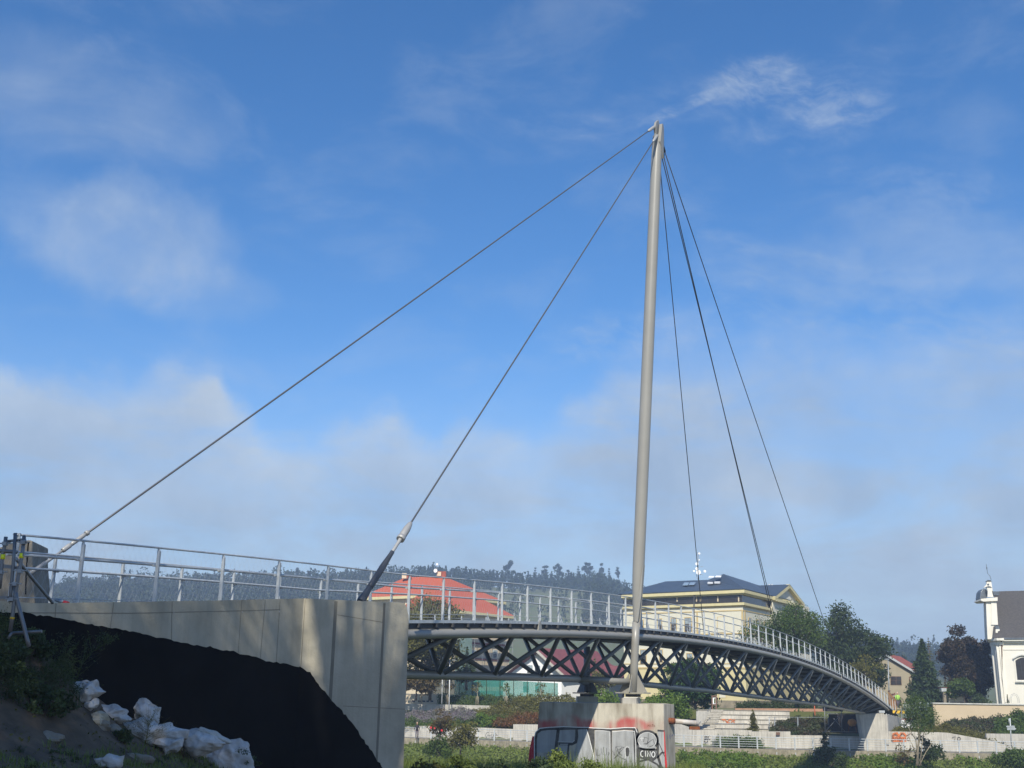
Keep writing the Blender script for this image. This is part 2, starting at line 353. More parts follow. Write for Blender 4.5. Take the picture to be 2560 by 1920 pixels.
# ------------------------------------------------------------------ bridge axes (s along the deck, t to the near side)
PSI = .45097
BD = V3(math.sin(PSI), math.cos(PSI), 0); BN = V3(math.cos(PSI), -math.sin(PSI), 0); BO = V3(-8.0702, 20.9153, 0)
def zd(s): return np.polyval([-3.60823968e-07, -8.84337115e-04, 8.39417293e-02, 9.83733533e-01], s)+max(0, .37-.031*s)*(1 if s > -30 else 0)
def B(s, t, z): return BO+BD*s+BN*t+Z*z
def on_t(px, py, t): return hit(px, py, BO+BN*t, BN)
def st(P): q = np.asarray(P)-BO; return q@BD, q@BN
TB = -1.62; TR = -3.25                              # bottom chord and rear chord offsets
def zb(s): return interp(s, [6, 16.7, 23, 29, 33, 37, 41, 49, 53, 61, 72, 81, 91, 105], [.38, .45, .50, .52, .49, .39, .31, .16, .03, -.18, -.5, -.72, -1.1, -1.67])

# ------------------------------------------------------------------ ground
def near_z(x, y):
    s = (x-BO[0])*BD[0]+(y-BO[1])*BD[1]; t = (x-BO[0])*BN[0]+(y-BO[1])*BN[1]
    zw = interp(s, [-9, -4, -1.6, -.94, -.16, .79, 1.89, 3.08, 4.37, 6, 8, 12, 20, 40], [2.2, 1.5, .71, .33, -.06, -.56, -.94, -1.28, -1.61, -2.1, -2.7, -3.2, -3.5, -3.7])
    zc = interp(s, [-20, -14, -8, 0, 4, 10, 20, 40], [-.3, -.6, -1.0, -2.0, -2.6, -3.2, -3.6, -3.8])-.1*np.clip(t-8, 0, 30)
    k = np.clip((t-.6)/5.0, 0, 1); k = 1-(1-k)**2
    z = zw*(1-k)+zc*k
    z = z+.10*np.sin(x*1.7+y*.6)*np.cos(y*1.3-x*.4)+.05*np.sin(x*4.1+1)*np.sin(y*3.7)
    drop = np.clip((y-50)/8, 0, 1)+np.clip((x-9)/8, 0, 1)*np.clip((y-24)/6, 0, 1); drop = np.clip(drop, 0, 1)
    return z*(1-drop)+(-8.0)*drop
PX = [-60, -12, -8, 17, 28, 42, 60, 100]; PY = [131, 127.5, 126, 116, 113, 112, 110.5, 107]
def Yp(x): return interp(x, PX, PY)
CREST_A = [azel(p, 1500)[0] for p in (-300, 90, 350, 700, 920, 1100, 1300, 1500, 1600, 1700, 1900, 2250, 2600, 3000)]
CREST_Z = [52, 57, 66, 69, 71, 74, 73, 75, 64, 61, 40, 22, 18, 15]
def far_z(x, y):
    v = y-Yp(x)
    z = interp(v, [-60, -15, -13, -.6, -.4, 3.2, 3.4, 8, 18, 26, 60], [-9.5, -9.5, -7.6, -6.0, -5.5, -5.4, -4.9, -3.9, -2.3, -1.9, -1.6])
    z = z-2.1*np.clip((x-40)/6, 0, 1)*np.clip((v-3.6)/5, 0, 1)*np.clip((31-v)/4, 0, 1)
    az = np.arctan2(x, y); r = np.hypot(x, y)
    zc = interp(az, CREST_A, CREST_Z)
    k = np.clip((r-300)/560, 0, 1); k = k*k*(3-2*k)
    k2 = np.clip((r-900)/900, 0, 1)
    z = z*(1-k)+(zc*(1-.6*k2)+2.5*np.sin(x*.02)*np.cos(y*.013))*k
    return z
# main ground sheet
ys = np.concatenate([np.linspace(-60, 52, 18), np.linspace(56, 104, 14), np.linspace(105, 160, 90), np.linspace(163, 300, 30), np.linspace(310, 1000, 60), np.linspace(1030, 2600, 20)])
us = np.linspace(-1, 1, 220)
GX = us[None, :]*(90+.75*np.clip(ys, 0, None))[:, None]; GY = np.repeat(ys[:, None], len(us), 1)
GZ = far_z(GX, GY)
gv = np.stack([GX, GY, GZ], 2).reshape(-1, 3); w = len(us)
ii, jj = np.meshgrid(np.arange(len(ys)-1), np.arange(w-1), indexing='ij'); a = (ii*w+jj).ravel()
go = fast('ground', gv, np.stack([a, a+1, a+w+1, a+w], 1), 'far_turf', smooth=True); tag(go, kind='structure')
# hill colouring on the same sheet: mix turf and wooded slope by distance
m = MATS['far_turf']; N_, L_ = m.node_tree.nodes, m.node_tree.links
# near bank
ys = np.linspace(-12, 60, 240); xs_ = np.linspace(-34, 22, 190); XX, YY = np.meshgrid(xs_, ys)
nz = near_z(XX, YY); nv = np.stack([XX, YY, nz], 2).reshape(-1, 3); w = len(xs_)
ii, jj = np.meshgrid(np.arange(len(ys)-1), np.arange(w-1), indexing='ij'); a = (ii*w+jj).ravel()
nb = fast('riverbank', nv, np.stack([a, a+1, a+w+1, a+w], 1), 'soil', smooth=True); tag(nb, kind='structure')
mb = MB(); mb.add([(-400, 20, -7.3), (400, 20, -7.3), (400, 112, -7.3), (-400, 140, -7.3)], [(0, 1, 2, 3)]); tag(link('water', mb, 'water_m'), kind='structure')

def near_hit(px, py):
    d = ray(px, py)
    for Yq in np.arange(5, 60, .06):
        p = d*Yq/d[1]
        if near_z(p[0], p[1]) > p[2]: return p
    return d*22/d[1]
# ------------------------------------------------------------------ abutment near the camera
ab = thing('abutment', B(6, 2, -2.5), 'long grey concrete abutment with black bitumen coat below the railing', 'abutment')
C0 = on_t(760, 1496, .6); E0 = at(1013, 1508, 27.0)
FD = E0-C0; FD[2] = 0; FL = np.linalg.norm(FD); FD /= FL; FNrm = V3(FD[1], -FD[0], 0)   # towards the camera
PLt = (BO+BN*.6, BN); PLf = (C0, FNrm)
hl = lambda x, y, o=0: hit(x, y, PLt[0]+BN*o, PLt[1])
hf = lambda x, y, o=0: hit(x, y, PLf[0]+FNrm*o, PLf[1])
mb = MB(); top = [hl(760, 1496), hl(700, 1497), hl(545, 1501), hl(245, 1506), hl(90, 1508)]
s_l = -9.0; top.append(B(s_l, .6, zd(s_l)+.35*1))
poly = top+[B(s_l, .6, -6), V3(C0[0], C0[1], -6)]
mb.prism(poly, -BN*.42); link('wall_panel', mb, 'concrete', ab)
mb = MB(); zt = C0[2]; f = [V3(C0[0], C0[1], -7), C0, hf(1008, 1507), hf(1016, 1515), hf(1022, 1545), hf(1011, 1850), hf(1006, 2050)]
f[-1][2] = -7; mb.prism(f, -FNrm*3.0+BD*.2); link('end_block', mb, 'concrete', ab)
mb = MB(); mb.box(B(-1, -1.6, -2.2), (24, 3.0, 6.0), (BD, BN, Z)); link('fill_core', mb, 'concrete', ab)
# joints: board-wide strips and fine grooves
jt = MB()
def strip(x1, y1, x2, y2, w, hh=hf, N=FNrm, mbx=None): (mbx or jt).ribbon([hh(x1, y1), hh(x2, y2)], w, N, .004)
strip(840, 1503, 815, 1930, .075); strip(961, 1508, 940, 1930, .055)
strip(843, 1537, 958, 1556, .012); strip(858, 1765, 1013, 1773, .012); strip(763, 1498, 750, 1700, .014)
for a in ((700, 1500, 688, 1690), (663, 1500, 650, 1650), (604, 1502, 594, 1650), (430, 1504, 428, 1620), (284, 1506, 274, 1580), (140, 1508, 136, 1560)): strip(*a, .014, hl, BN)
for a in ((40, 1532, 330, 1533), (330, 1533, 604, 1527), (604, 1527, 700, 1524)): strip(*a, .014, hl, BN)
link('joint_strips', jt, 'joint_and_shade', ab)
for (x, y) in ((605, 1530), (665, 1530), (434, 1533), (698, 1529)): link('tie_hole_plug', MB().disc(hl(x, y), BN, .02, .006, 8), 'concrete_pale', ab)
# bitumen coating with a brushed upper edge
edge = [(-60, 1526), (0, 1530), (60, 1532), (100, 1539), (150, 1546), (220, 1560), (280, 1571), (340, 1582), (400, 1594), (460, 1607), (540, 1622), (600, 1634), (630, 1642), (655, 1650), (700, 1658), (750, 1668)]
edge2 = [(750, 1668), (775, 1682), (800, 1716), (830, 1752), (860, 1784), (890, 1822), (920, 1866), (935, 1888), (960, 1925), (1000, 1990)]
def jag(pts, amp, step):
    out = []
    for (x0, y0), (x1, y1) in zip(pts[:-1], pts[1:]):
        n = max(2, int(math.hypot(x1-x0, y1-y0)/step))
        for i in range(n): q = i/n; out.append((x0+(x1-x0)*q+rnd.uniform(-1, 1)*amp*.5, y0+(y1-y0)*q+rnd.uniform(-amp, amp)+rnd.choice((0, 0, 0, -amp*.8))))
    return out+[pts[-1]]
def coat(pts, hh, N, zlo, end=None):
    m_ = MB(); up = [hh(x, y)+N*.005 for x, y in pts]; n = len(up)
    if end is not None: up[end] = V3(C0[0], C0[1], up[end][2])+N*.005+(BD if end < 0 else -FD)*.006
    lo = [V3(p[0], p[1], zlo) for p in up]
    m_.add(up+lo, [(i, i+1, n+i+1, n+i) for i in range(n-1)]); return m_
e1 = jag(edge, 2.6, 8); e1[-1] = (750, 1668)
link('bitumen_coating', coat(e1, hl, BN, -6, -1), 'bitumen', ab); link('bitumen_coating', coat(jag(edge2, 2.6, 8), hf, FNrm, -6.5, 0), 'bitumen', ab)

# tall anchor block at the far left, behind the deck
an = thing('anchor_block', B(2, -4.6, 1), 'tall rounded concrete anchor block behind the left end of the railing', 'concrete block')
AP = B(0, -4.2, 0); AN = V3(.12, -1, 0); ha = lambda x, y: hit(x, y, on_t(60, 1450, -4.2), AN)
mb = MB(); mb.prism([ha(-120, 1520), ha(-110, 1400), ha(-40, 1385), (ha(0, 1368)), ha(25, 1358), ha(50, 1352), ha(73, 1350), ha(81, 1352), ha(80, 1390), ha(84, 1450), ha(88, 1520)], V3(-.2, 1.4, 0))
link('block_body', mb, 'concrete_brown', an, bevel=.03)
mb = MB(); mb.ribbon([ha(71, 1354), ha(66, 1425), ha(64, 1486)], .03, -V3(-.12, 1, 0), .006); link('joint_seam', mb, 'bitumen', an)

# ------------------------------------------------------------------ footbridge
fb = thing('footbridge', B(34, -1.6, -.2), 'long arched steel footbridge on a triangular tube truss with mesh railings', 'bridge')
S = np.arange(7.0, 110.5, 1.0)
mb = MB(); mb.tube([B(s, 0, zd(s)-.38) for s in S], .145, 18); link('top_chord', mb, 'painted_steel', fb)
mb = MB(); mb.tube([B(s, TR, zd(s)-.38) for s in S], .145, 14); link('top_chord', mb, 'painted_steel', fb)
mb = MB(); mb.tube([B(s, TB, zb(s)) for s in np.arange(6.8, 105.5, 1.0)], .14, 16); link('bottom_chord', mb, 'painted_steel', fb)
cnt = 0; rest = MB()
for j in range(25):
    sb = 8.8+4*j
    if sb > 105: break
    for tt in (0, TR):
        for ds in (-2, 2):
            m_ = MB(); s2 = sb+ds; k = .12/3
            a_, b_ = B(sb+.12*np.sign(ds), TB+.05*np.sign(tt-TB), zb(sb)+.05), B(s2-.1*np.sign(ds), tt, zd(s2)-.42)
            m_.tube([a_, b_], .085, 12)
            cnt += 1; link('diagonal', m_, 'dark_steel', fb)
# cross beams and deck
mb = MB()
for s in np.arange(7.5, 110, 1.0): mb.bar(B(s, .12, zd(s)-.13), B(s, TR-.12, zd(s)-.13), .08, .12)
link('cross_beams', mb, 'deck_dark', fb)
for s in np.arange(6.8, 110, 4.0): link('floor_beam', MB().bar(B(s, .0, zd(s)-.4), B(s, TR, zd(s)-.4), .14, .14), 'dark_steel', fb)
def sweep(prof, ss):     # profile in (t, dz) swept along the deck line
    m_ = MB(); n = len(prof); vs = [B(s, t, zd(s)+dz) for s in ss for t, dz in prof]
    m_.add(vs, [(i*n+k, i*n+(k+1) % n, (i+1)*n+(k+1) % n, (i+1)*n+k) for i in range(len(ss)-1) for k in range(n)]+[tuple(range(n))[::-1], tuple((len(ss)-1)*n+k for k in range(n))]); return m_
SD = np.arange(-9, 118.1, 1.0)
link('deck_slab', sweep([(.06, -.02), (.06, -.07), (TR-.06, -.07), (TR-.06, -.02)], SD), 'deck_dark', fb)
for tt, sg in ((.06, 1), (TR-.06, -1)): link('edge_channel', sweep([(tt, .02), (tt+.02*sg, .02), (tt+.02*sg, -.07), (tt, -.07)], SD[1:]), 'galvanised', fb)
for tt in (-.0, TR): link('stringer', sweep([(tt, -.075), (tt+.03, -.075), (tt+.03, -.23), (tt, -.23)], np.arange(7.5, 109, 1)), 'deck_dark', fb)
# stay lugs on the chords
for s in (20.9, 59.6, 82.5): 
    mb = MB(); mb.prism([B(s-.14, .05, zd(s)-.3), B(s+.14, .05, zd(s)-.3), B(s+.1, .05, zd(s)-.02), B(s, .05, zd(s)+.06), B(s-.1, .05, zd(s)-.02)], BN*.05); link('stay_lug', mb, 'painted_steel', fb)
# railings
def build_railing(t0, phase, lo, name_lab, inner):
    rl = MB(); s1, s2 = lo, 116.0; ss = np.arange(s1, s2+.1, 1.0)
    fine_ = 0
    link_r = []
    r0 = link('railing', MB().tube([B(s, t0, zd(s)+1.27) for s in ss], .021, 8), 'galvanised', fb)
    if name_lab: r0['label'] = name_lab
    mb = MB(); mb.tube([B(s, t0+inner*.1, zd(s)+.93) for s in ss], .028, 8); link('handrail', mb, 'galvanised', r0)
    for h_ in (.18, ): 
        mb = MB(); mb.tube([B(s, t0, zd(s)+h_) for s in ss], .008, 5); link('rail_wire', mb, 'galvanised', r0)
    # post: tapering plate with a turned head and a handrail bracket
    def post_mesh():
        m_ = MB(); p = [(-.045, -.1), (.045, -.1), (.045, .3), (.034, .9), (.03, 1.2), (.01, 1.285), (-.02, 1.285), (-.035, 1.2), (-.04, .5)]
        m_.prism([BN*x+Z*z_-BD*.012 for x, z_ in p], BD*.024)
        m_.box(BN*inner*.05+Z*.905, (.16, .05, .035), (BD, BN, Z)); m_.box(Z*.0+BN*0, (.1, .12, .02), (BD, BN, Z)); m_.box(BD*.03+Z*.6, (.008, .06, 1.2), (BD, BN, Z))
        return m_
    pm = None
    for k in range(60):
        s = phase+2*k
        if s < lo-.1 or s > 116: continue
        if pm is None:
            pm = link('railing_post', post_mesh(), 'galvanised', None, loc=(0, 0, 0)); pm.parent = r0; o = pm
        else: o = pm.copy(); col.objects.link(o); o.parent = r0
        o.location = Vector(B(s, t0, zd(s)))-Vector(wloc(r0))
    # gusset fins between posts
    gm_ = None
    for k in range(8, 56):
        s = phase+2*k+1; d0 = lambda x, t_, z_: BD*x+BN*t_+Z*z_
        if gm_ is None:
            m_ = MB(); m_.prism([d0(0, -.05*inner, -.05), d0(0, .09, -.05), d0(0, -.05, .28)], BD*.02); m_.prism([d0(-.02, -.03, -.05), d0(.14, -.03, -.05), d0(0, -.03, .28)], BN*.02)
            gm_ = link('gusset_fin', m_, 'galvanised', None, loc=(0, 0, 0)); gm_.parent = r0; o = gm_
        else: o = gm_.copy(); col.objects.link(o); o.parent = r0
        o.location = Vector(B(s, t0, zd(s)))-Vector(wloc(r0))
    # stainless net: crossing wires
    mb = MB(); step, hh_ = .16, .75
    for s in np.arange(lo, 40, step):
        for sg in (-1, 1):
            a_ = B(s, t0+.01, zd(s)+.18); b_ = B(s+sg*.5, t0+.01, zd(s+sg*.5)+1.25); mb.bar(a_, b_, .0012, .0012)
    link('net', mb, 'galvanised', r0)
    return r0
build_railing(0.0, 0.0, -1.6, None, -1); build_railing(TR, .3, -3.0, None, 1)
# left-most closing post of the near railing
for (xx, tt) in ((38, 0.0),):
    p = on_t(xx, 1400, 0.0); s_, _ = st(p)
    mb = MB(); mb.bar(B(s_, 0, zd(s_)-.1), B(s_, 0, zd(s_)+1.3), .07, .03); link('railing_post', mb, 'galvanised', fb)

# ------------------------------------------------------------------ pylon
MBASE = V3(5.281, 47.9125, -.06); MLEAN = BN*1.6659+Z*26.095
def mast(k): return V3(5.281, 47.9125, .1558)+MLEAN*k
def kz(z): return (z-.1558)/26.095
MX = MLEAN/np.linalg.norm(MLEAN); MSIDE = np.cross(MX, BD); MSIDE /= np.linalg.norm(MSIDE)
py = thing('pylon', mast(kz(.0)), 'single tall grey tubular steel mast standing on the graffiti pier', 'pylon')
mb = MB(); mb.tube([mast(kz(z)) for z in (-.02, 1.0, 2.0, 2.9)], [.165, .165, .165, .16], 24); link('lower_leg', mb, 'painted_steel', py)
zz = [2.75, 3.0, 3.5, 4.1, 4.7, 5.2, 8, 12, 16, 20, 23.3, 25.2, 25.4]; rr = [.10, .13, .175, .215, .245, .255, .262, .265, .262, .258, .25, .235, .22]
mb = MB(); mb.tube([mast(kz(z)) for z in zz], rr, 32); link('shaft', mb, 'painted_steel', py)
VW = V3(0, -1, 0)
mb = MB(); c = mast(kz(4.0)); 
q = [mast(kz(2.9))+BN*.02, mast(kz(2.9))+BN*.14, mast(kz(4.0))+BN*.24, mast(kz(5.2))+BN*.262, mast(kz(5.25))+BN*.25]
mb.prism([p-BD*.17 for p in q], BD*.03); link('splice_fin', mb, 'painted_steel', py)
mb = MB(); q2 = [mast(kz(2.9))-BN*.05, mast(kz(2.9))+BN*.17, mast(kz(5.3))+BN*.262, mast(kz(5.3))+BN*.24]; mb.prism([p+BD*.05 for p in q2], BD*.03); link('splice_fin', mb, 'painted_steel', py)
# head: two cheek plates and a ridge plate that the stays are pinned to
mb = MB(); mt = lambda z, a=0, b=0: mast(kz(z))+BN*a+BD*b
mb.prism([mt(24.6, -.05, -.20), mt(24.6, -.05, .20), mt(25.7, -.05, .22), mt(26.2, -.05, .08), mt(26.3, -.05, -.08), mt(26.05, -.05, -.36), mt(25.75, -.05, -.46), mt(25.5, -.05, -.34), mt(25.2, -.05, -.30)], BN*.10); link('head_plate', mb, 'painted_steel', py)
mb = MB(); mb.prism([mt(25.1, .10, -.20), mt(24.4, .15, .20), mt(25.4, .12, .24), mt(25.95, .12, .14), mt(26.1, .12, .0), mt(26.05, .12, -.12)], BN*.14); link('head_cheek', mb, 'painted_steel', py)
mb = MB(); mb.prism([mt(24.9, -.22, -.12), mt(24.9, -.22, .2), mt(25.5, -.20, .16), mt(25.55, -.2, -.06)], BN*.12); link('head_cheek', mb, 'painted_steel', py)
# base shoe
gb = mast(kz(0.02)); 
mb = MB(); mb.prism([gb+BN*.16, gb+BN*.60, gb+BN*.60+Z*.03, gb+BN*.17+Z*.78], BD*.03); mb.prism([gb-BN*.16, gb-BN*.62, gb-BN*.62+Z*.03, gb-BN*.17+Z*.78], BD*.03)
mb.prism([gb-BD*.15, gb-BD*.55, gb-BD*.55+Z*.03, gb-BD*.16+Z*.7], BN*.03); link('gusset_plate', mb, 'painted_steel', py)
mb = MB(); mb.box(gb-Z*.03, (1.25, .9, .05), (BN, BD, Z)); link('base_plate', mb, 'painted_steel', py)
mb = MB(); mb.box(gb-Z*.13, (.5, .5, .12), (BN, BD, Z)); link('bearing', mb, 'deck_dark', py)
mb = MB(); mb.box(gb-Z*.215, (.62, .62, .03), (BN, BD, Z)); mb.box(gb-Z*.075, (.56, .56, .025), (BN, BD, Z)); link('bearing_frame', mb, 'frame_white', py)
# rear leg and struts under the truss
rp = thing('rear_support', B(33.6, TR+.1, .0), 'dark steel support post on the rear pedestal of the pier', 'support')
RB = B(33.4, TR+.1, -.02)
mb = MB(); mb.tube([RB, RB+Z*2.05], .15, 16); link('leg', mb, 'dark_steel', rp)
mb = MB()
for sg in (-1, 1): mb.prism([RB+BN*.1*sg, RB+BN*.5*sg, RB+BN*.5*sg+Z*.03, RB+BN*.14*sg+Z*.75], BD*.03); mb.prism([RB+BD*.1*sg, RB+BD*.5*sg, RB+BD*.5*sg+Z*.03, RB+BD*.14*sg+Z*.75], BN*.03)
link('gusset_plate', mb, 'dark_steel', rp)
mb = MB(); mb.box(RB-Z*.03, (1.1, .8, .05), (BN, BD, Z)); mb.box(RB-Z*.12, (.5, .5, .12), (BN, BD, Z)); link('base_plate', mb, 'deck_dark', rp)
mb = MB(); mb.tube([B(28.6, TB, zb(28.6)-.02), gb+Z*.42-BN*.05], .125, 14); link('brace', mb, 'painted_steel', fb)
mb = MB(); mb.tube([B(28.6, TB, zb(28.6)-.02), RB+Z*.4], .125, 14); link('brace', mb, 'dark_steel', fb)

# ------------------------------------------------------------------ stays
def stay(a, b, r, lab, sock_a=None, light=True, name='stay_cable', grp='stay cables of the pylon'):
    a, b = np.array(a, float), np.array(b, float); d = (b-a)/np.linalg.norm(b-a)
    t_ = thing(name, a, lab, 'cable', grp); mm = 'cable_light' if light else 'cable_steel'
    L = np.linalg.norm(b-a); pts = []
    for i in range(13): q = i/12; p = a+(b-a)*q; p = p-Z*(.0011*L)*4*q*(1-q)*.6; pts.append(p)
    mb = MB(); mb.tube(pts, r, 8); link('strand', mb, 'cable_steel', t_)
    if sock_a == 'big':
        for nm, x0, x1, r0, r1, mm2 in (('fork', -.1, .55, .11, .075, 'rod_dark'), ('rod', .5, 2.1, .085, .06, 'rod_dark'), ('sleeve', 2.1, 2.75, .045, .055, 'cable_light'), ('socket', 2.72, 3.5, .10, .07, 'cable_light')):
            mb = MB()
            prof = [(x0, r0*.9), (x0+(x1-x0)*.08, r0), (x0+(x1-x0)*.6, r0 if nm != 'fork' else r0*.8), (x1-(x1-x0)*.1, r1), (x1, r1*.6 if nm == 'socket' else r1)]
            mb.tube([a+d*x*.86 for x, _ in prof], [y for _, y in prof], 14); link(nm, mb, mm2, t_)
        mb = MB(); mb.tube([a+d*2.68*.86, a+d*2.82*.86], .112, 14); link('collar', mb, 'cable_light', t_)
    else:
        mb = MB(); mb.tube([a, a+d*.45, a+d*.5], [r*2.2, r*2.0, r], 10); link('socket', mb, mm, t_)
    mb = MB(); mb.tube([b-d*.75, b-d*.65, b-d*.15, b+d*.1], [r*1.1, r*2.6, r*3.0, r*2.2], 10); mb.box(b, (.12, .1, .3), (BD, BN, d)); link('top_fork', mb, mm, t_)
    return t_
T1 = mt(25.8, -.02, -.42); T2 = mt(25.35, .08, -.32)
a2 = at(905, 1499, 27.7)
stay(a2, T2, .025, 'thick grey back stay rising from the corner of the concrete abutment', 'big')
a1 = on_t(72, 1437, -4.1); 
s1 = stay(a1, T1, .026, 'longest back stay, running down left to the tall anchor block', 'x')
d1 = (T1-a1)/np.linalg.norm(T1-a1); ax_ = at(70, 1438, a1[1])
for nm, x0, x1, r0 in (('rod', 0, .95, .036), ('socket', .95, 1.2, .06), ('sleeve', 1.2, 1.65, .052), ('collar', 1.65, 1.73, .064)):
    mb = MB(); mb.tube([a1+d1*x0, a1+d1*(x0+(x1-x0)*.15), a1+d1*(x1-(x1-x0)*.2), a1+d1*x1], [r0*.9, r0, r0, r0*.8], 12); link(nm, mb, 'cable_light', s1)
stay(B(59.6, .08, zd(59.6)-.02), mt(25.25, .1, .2), .024, 'front stay pinned to the near chord at mid span, right one of the close pair', light=False)
stay(B(83.0, .08, zd(83)-.02), mt(25.35, .12, .2), .024, 'right-most front stay, reaching the far part of the deck', light=False)
stay(B(77.0, TR, zd(77)-.02), mt(25.15, .02, .22), .024, 'front stay to the rear chord, left one of the close pair', light=False)
stay(B(53.4, TR, zd(53.4)-.02), mt(25.0, .0, .2), .022, 'front stay closest to the mast, dropping to the deck just right of it', light=False)

# ------------------------------------------------------------------ pier
PYF = 47.35; hp = lambda x, y: at(x, y, PYF)
pr = thing('pier', V3(3.6, 49, -4.5), 'old concrete pier with silver and black graffiti under the mast', 'pier')
body = bpy.data.materials.new('pier_concrete'); body.use_nodes = True; nt = body.node_tree; N, L = nt.nodes, nt.links; bs = N['Principled BSDF']; bs.inputs['Roughness'].default_value = .92
g = N.new('ShaderNodeNewGeometry'); sp = N.new('ShaderNodeSeparateXYZ'); L.new(g.outputs['Position'], sp.inputs[0])
def nz_(scale, stretch=(1, 1, 1), det=7):
    m_ = N.new('ShaderNodeMapping'); m_.inputs['Scale'].default_value = stretch; L.new(g.outputs['Position'], m_.inputs[0])
    n_ = N.new('ShaderNodeTexNoise'); n_.inputs['Scale'].default_value = scale; n_.inputs['Detail'].default_value = det; L.new(m_.outputs[0], n_.inputs['Vector']); return n_.outputs[0]
def mt_(op, a_, b_=None):
    n_ = N.new('ShaderNodeMath'); n_.operation = op
    for i, v_ in enumerate((a_, b_)):
        if v_ is None: continue
        if isinstance(v_, (int, float)): n_.inputs[i].default_value = v_
        else: L.new(v_, n_.inputs[i])
    return n_.outputs[0]
def mr_(v_, a_, b_, c_=0., d_=1., sm=True):
    n_ = N.new('ShaderNodeMapRange'); L.new(v_, n_.inputs[0])
    if sm: n_.interpolation_type = 'SMOOTHSTEP'
    for i, q_ in enumerate((a_, b_, c_, d_)): n_.inputs[1+i].default_value = q_
    return n_.outputs[0]
rp_ = N.new('ShaderNodeValToRGB'); rp_.color_ramp.elements[0].color = (.23, .20, .15, 1); rp_.color_ramp.elements[1].color = (.50, .465, .38, 1); rp_.color_ramp.elements[0].position = .3; rp_.color_ramp.elements[1].position = .62
L.new(nz_(1.4, (1.6, 1.6, .5)), rp_.inputs[0])
def mixc(f, a_, b_):
    n_ = N.new('ShaderNodeMix'); n_.data_type = 'RGBA'
    if isinstance(f, (int, float)): n_.inputs['Factor'].default_value = f
    else: L.new(f, n_.inputs['Factor'])
    for k_, v_ in (('A', a_), ('B', b_)):
        if isinstance(v_, tuple): n_.inputs[k_].default_value = (*v_, 1)
        else: L.new(v_, n_.inputs[k_])
    return n_.outputs['Result']
drip = nz_(2.2, (3.5, 3.5, .25), 6)
c_ = mixc(mr_(drip, .56, .72, 0, .45), rp_.outputs[0], (.16, .14, .11))
c_ = mixc(mr_(nz_(.9), .6, .72, 0, .3), c_, (.62, .58, .5))
# sprayed red band, soft above and broken by drips
zb0 = hp(1500, 1806)[2]; zt0 = hp(1500, 1786)[2]
zz_ = mt_('ADD', sp.outputs[2], mt_('MULTIPLY', mt_('SUBTRACT', nz_(.9, (1, 1, .2)), .5), -.9))
band = mt_('MULTIPLY', mr_(zz_, zt0-.05, zb0+.02, 0, 1), mr_(nz_(1.3, (1.6, 1.6, .25)), .38, .62, .08, .9))
band = mt_('MULTIPLY', band, mr_(sp.outputs[2], zb0-.35, zb0-.18, 0, 1)); band = mt_('MULTIPLY', band, mr_(sp.outputs[0], at(1645, 1800, PYF)[0], at(1600, 1800, PYF)[0], .1, 1))
bandL = mr_(sp.outputs[0], at(1352, 1800, PYF)[0], at(1328, 1800, PYF)[0], 0, .7)
band = mt_('MAXIMUM', band, mt_('MULTIPLY', bandL, mr_(sp.outputs[2], zt0, zb0, 0, 1)))
band = mt_('MULTIPLY', band, mr_(sp.outputs[1], PYF+.3, PYF+.1, 0, 1))
c_ = mixc(band, c_, (.42, .06, .06))
L.new(c_, bs.inputs['Base Color']); bpn = N.new('ShaderNodeBump'); bpn.inputs['Strength'].default_value = .25; bpn.inputs['Distance'].default_value = .03; L.new(nz_(7), bpn.inputs['Height']); L.new(bpn.outputs[0], bs.inputs['Normal'])
MATS['pier_concrete'] = body
mb = MB(); DEP = 3.4
fr = [hp(1349, 1756), hp(1659, 1760), hp(1661, 1960), hp(1315, 1960)]
fr[3][2] = -8; fr[2][2] = -8
rear = [fr[0]+V3(.25, DEP, 0), fr[1]+V3(.55, DEP-.5, 0), fr[2]+V3(.55, DEP-.5, 0), fr[3]+V3(.25, DEP, 0)]
rc_t = hp(1684, 1763)+V3(.0, 1.1, 0); rc_t = at(1685, 1761, PYF+1.2); rc_b = V3(rc_t[0]+.02, rc_t[1], -8)
vs = [fr[0], fr[1], rc_t, rear[1], rear[0], fr[3], fr[2], rc_b, rear[2], rear[3]]; vs[3] = V3(rc_t[0]-.1, PYF+DEP, fr[1][2]); vs[8] = V3(rc_t[0]-.1, PYF+DEP, -8)
mb.add(vs, [(0, 4, 3, 2, 1), (5, 6, 7, 8, 9), (0, 1, 6, 5), (1, 2, 7, 6), (2, 3, 8, 7), (3, 4, 9, 8), (4, 0, 5, 9)][1:]+[(0, 1, 2, 3, 4)])
link('pier_body', mb, 'pier_concrete', pr)
zt_p = (gb[2]-.235)
mb = MB(); mb.prism([V3(x, y, fr[0][2]-.02) for x, y in ((at(1556, 1740, PYF+.08)[0], PYF+.08), (at(1590.5, 1740, PYF+.08)[0], PYF+.08), (at(1601, 1740, PYF+.8)[0], PYF+.8), (at(1601, 1740, PYF+.8)[0], PYF+1.2), (at(1556, 1740, PYF+.1)[0], PYF+1.2))], Z*(zt_p-fr[0][2]+.02)); link('pedestal', mb, 'concrete_pale', pr)
mb = MB(); mb.box(RB-Z*.4, (.95, .9, .45), (V3(1, 0, 0), V3(0, 1, 0), Z)); link('pedestal', mb, 'concrete', pr)
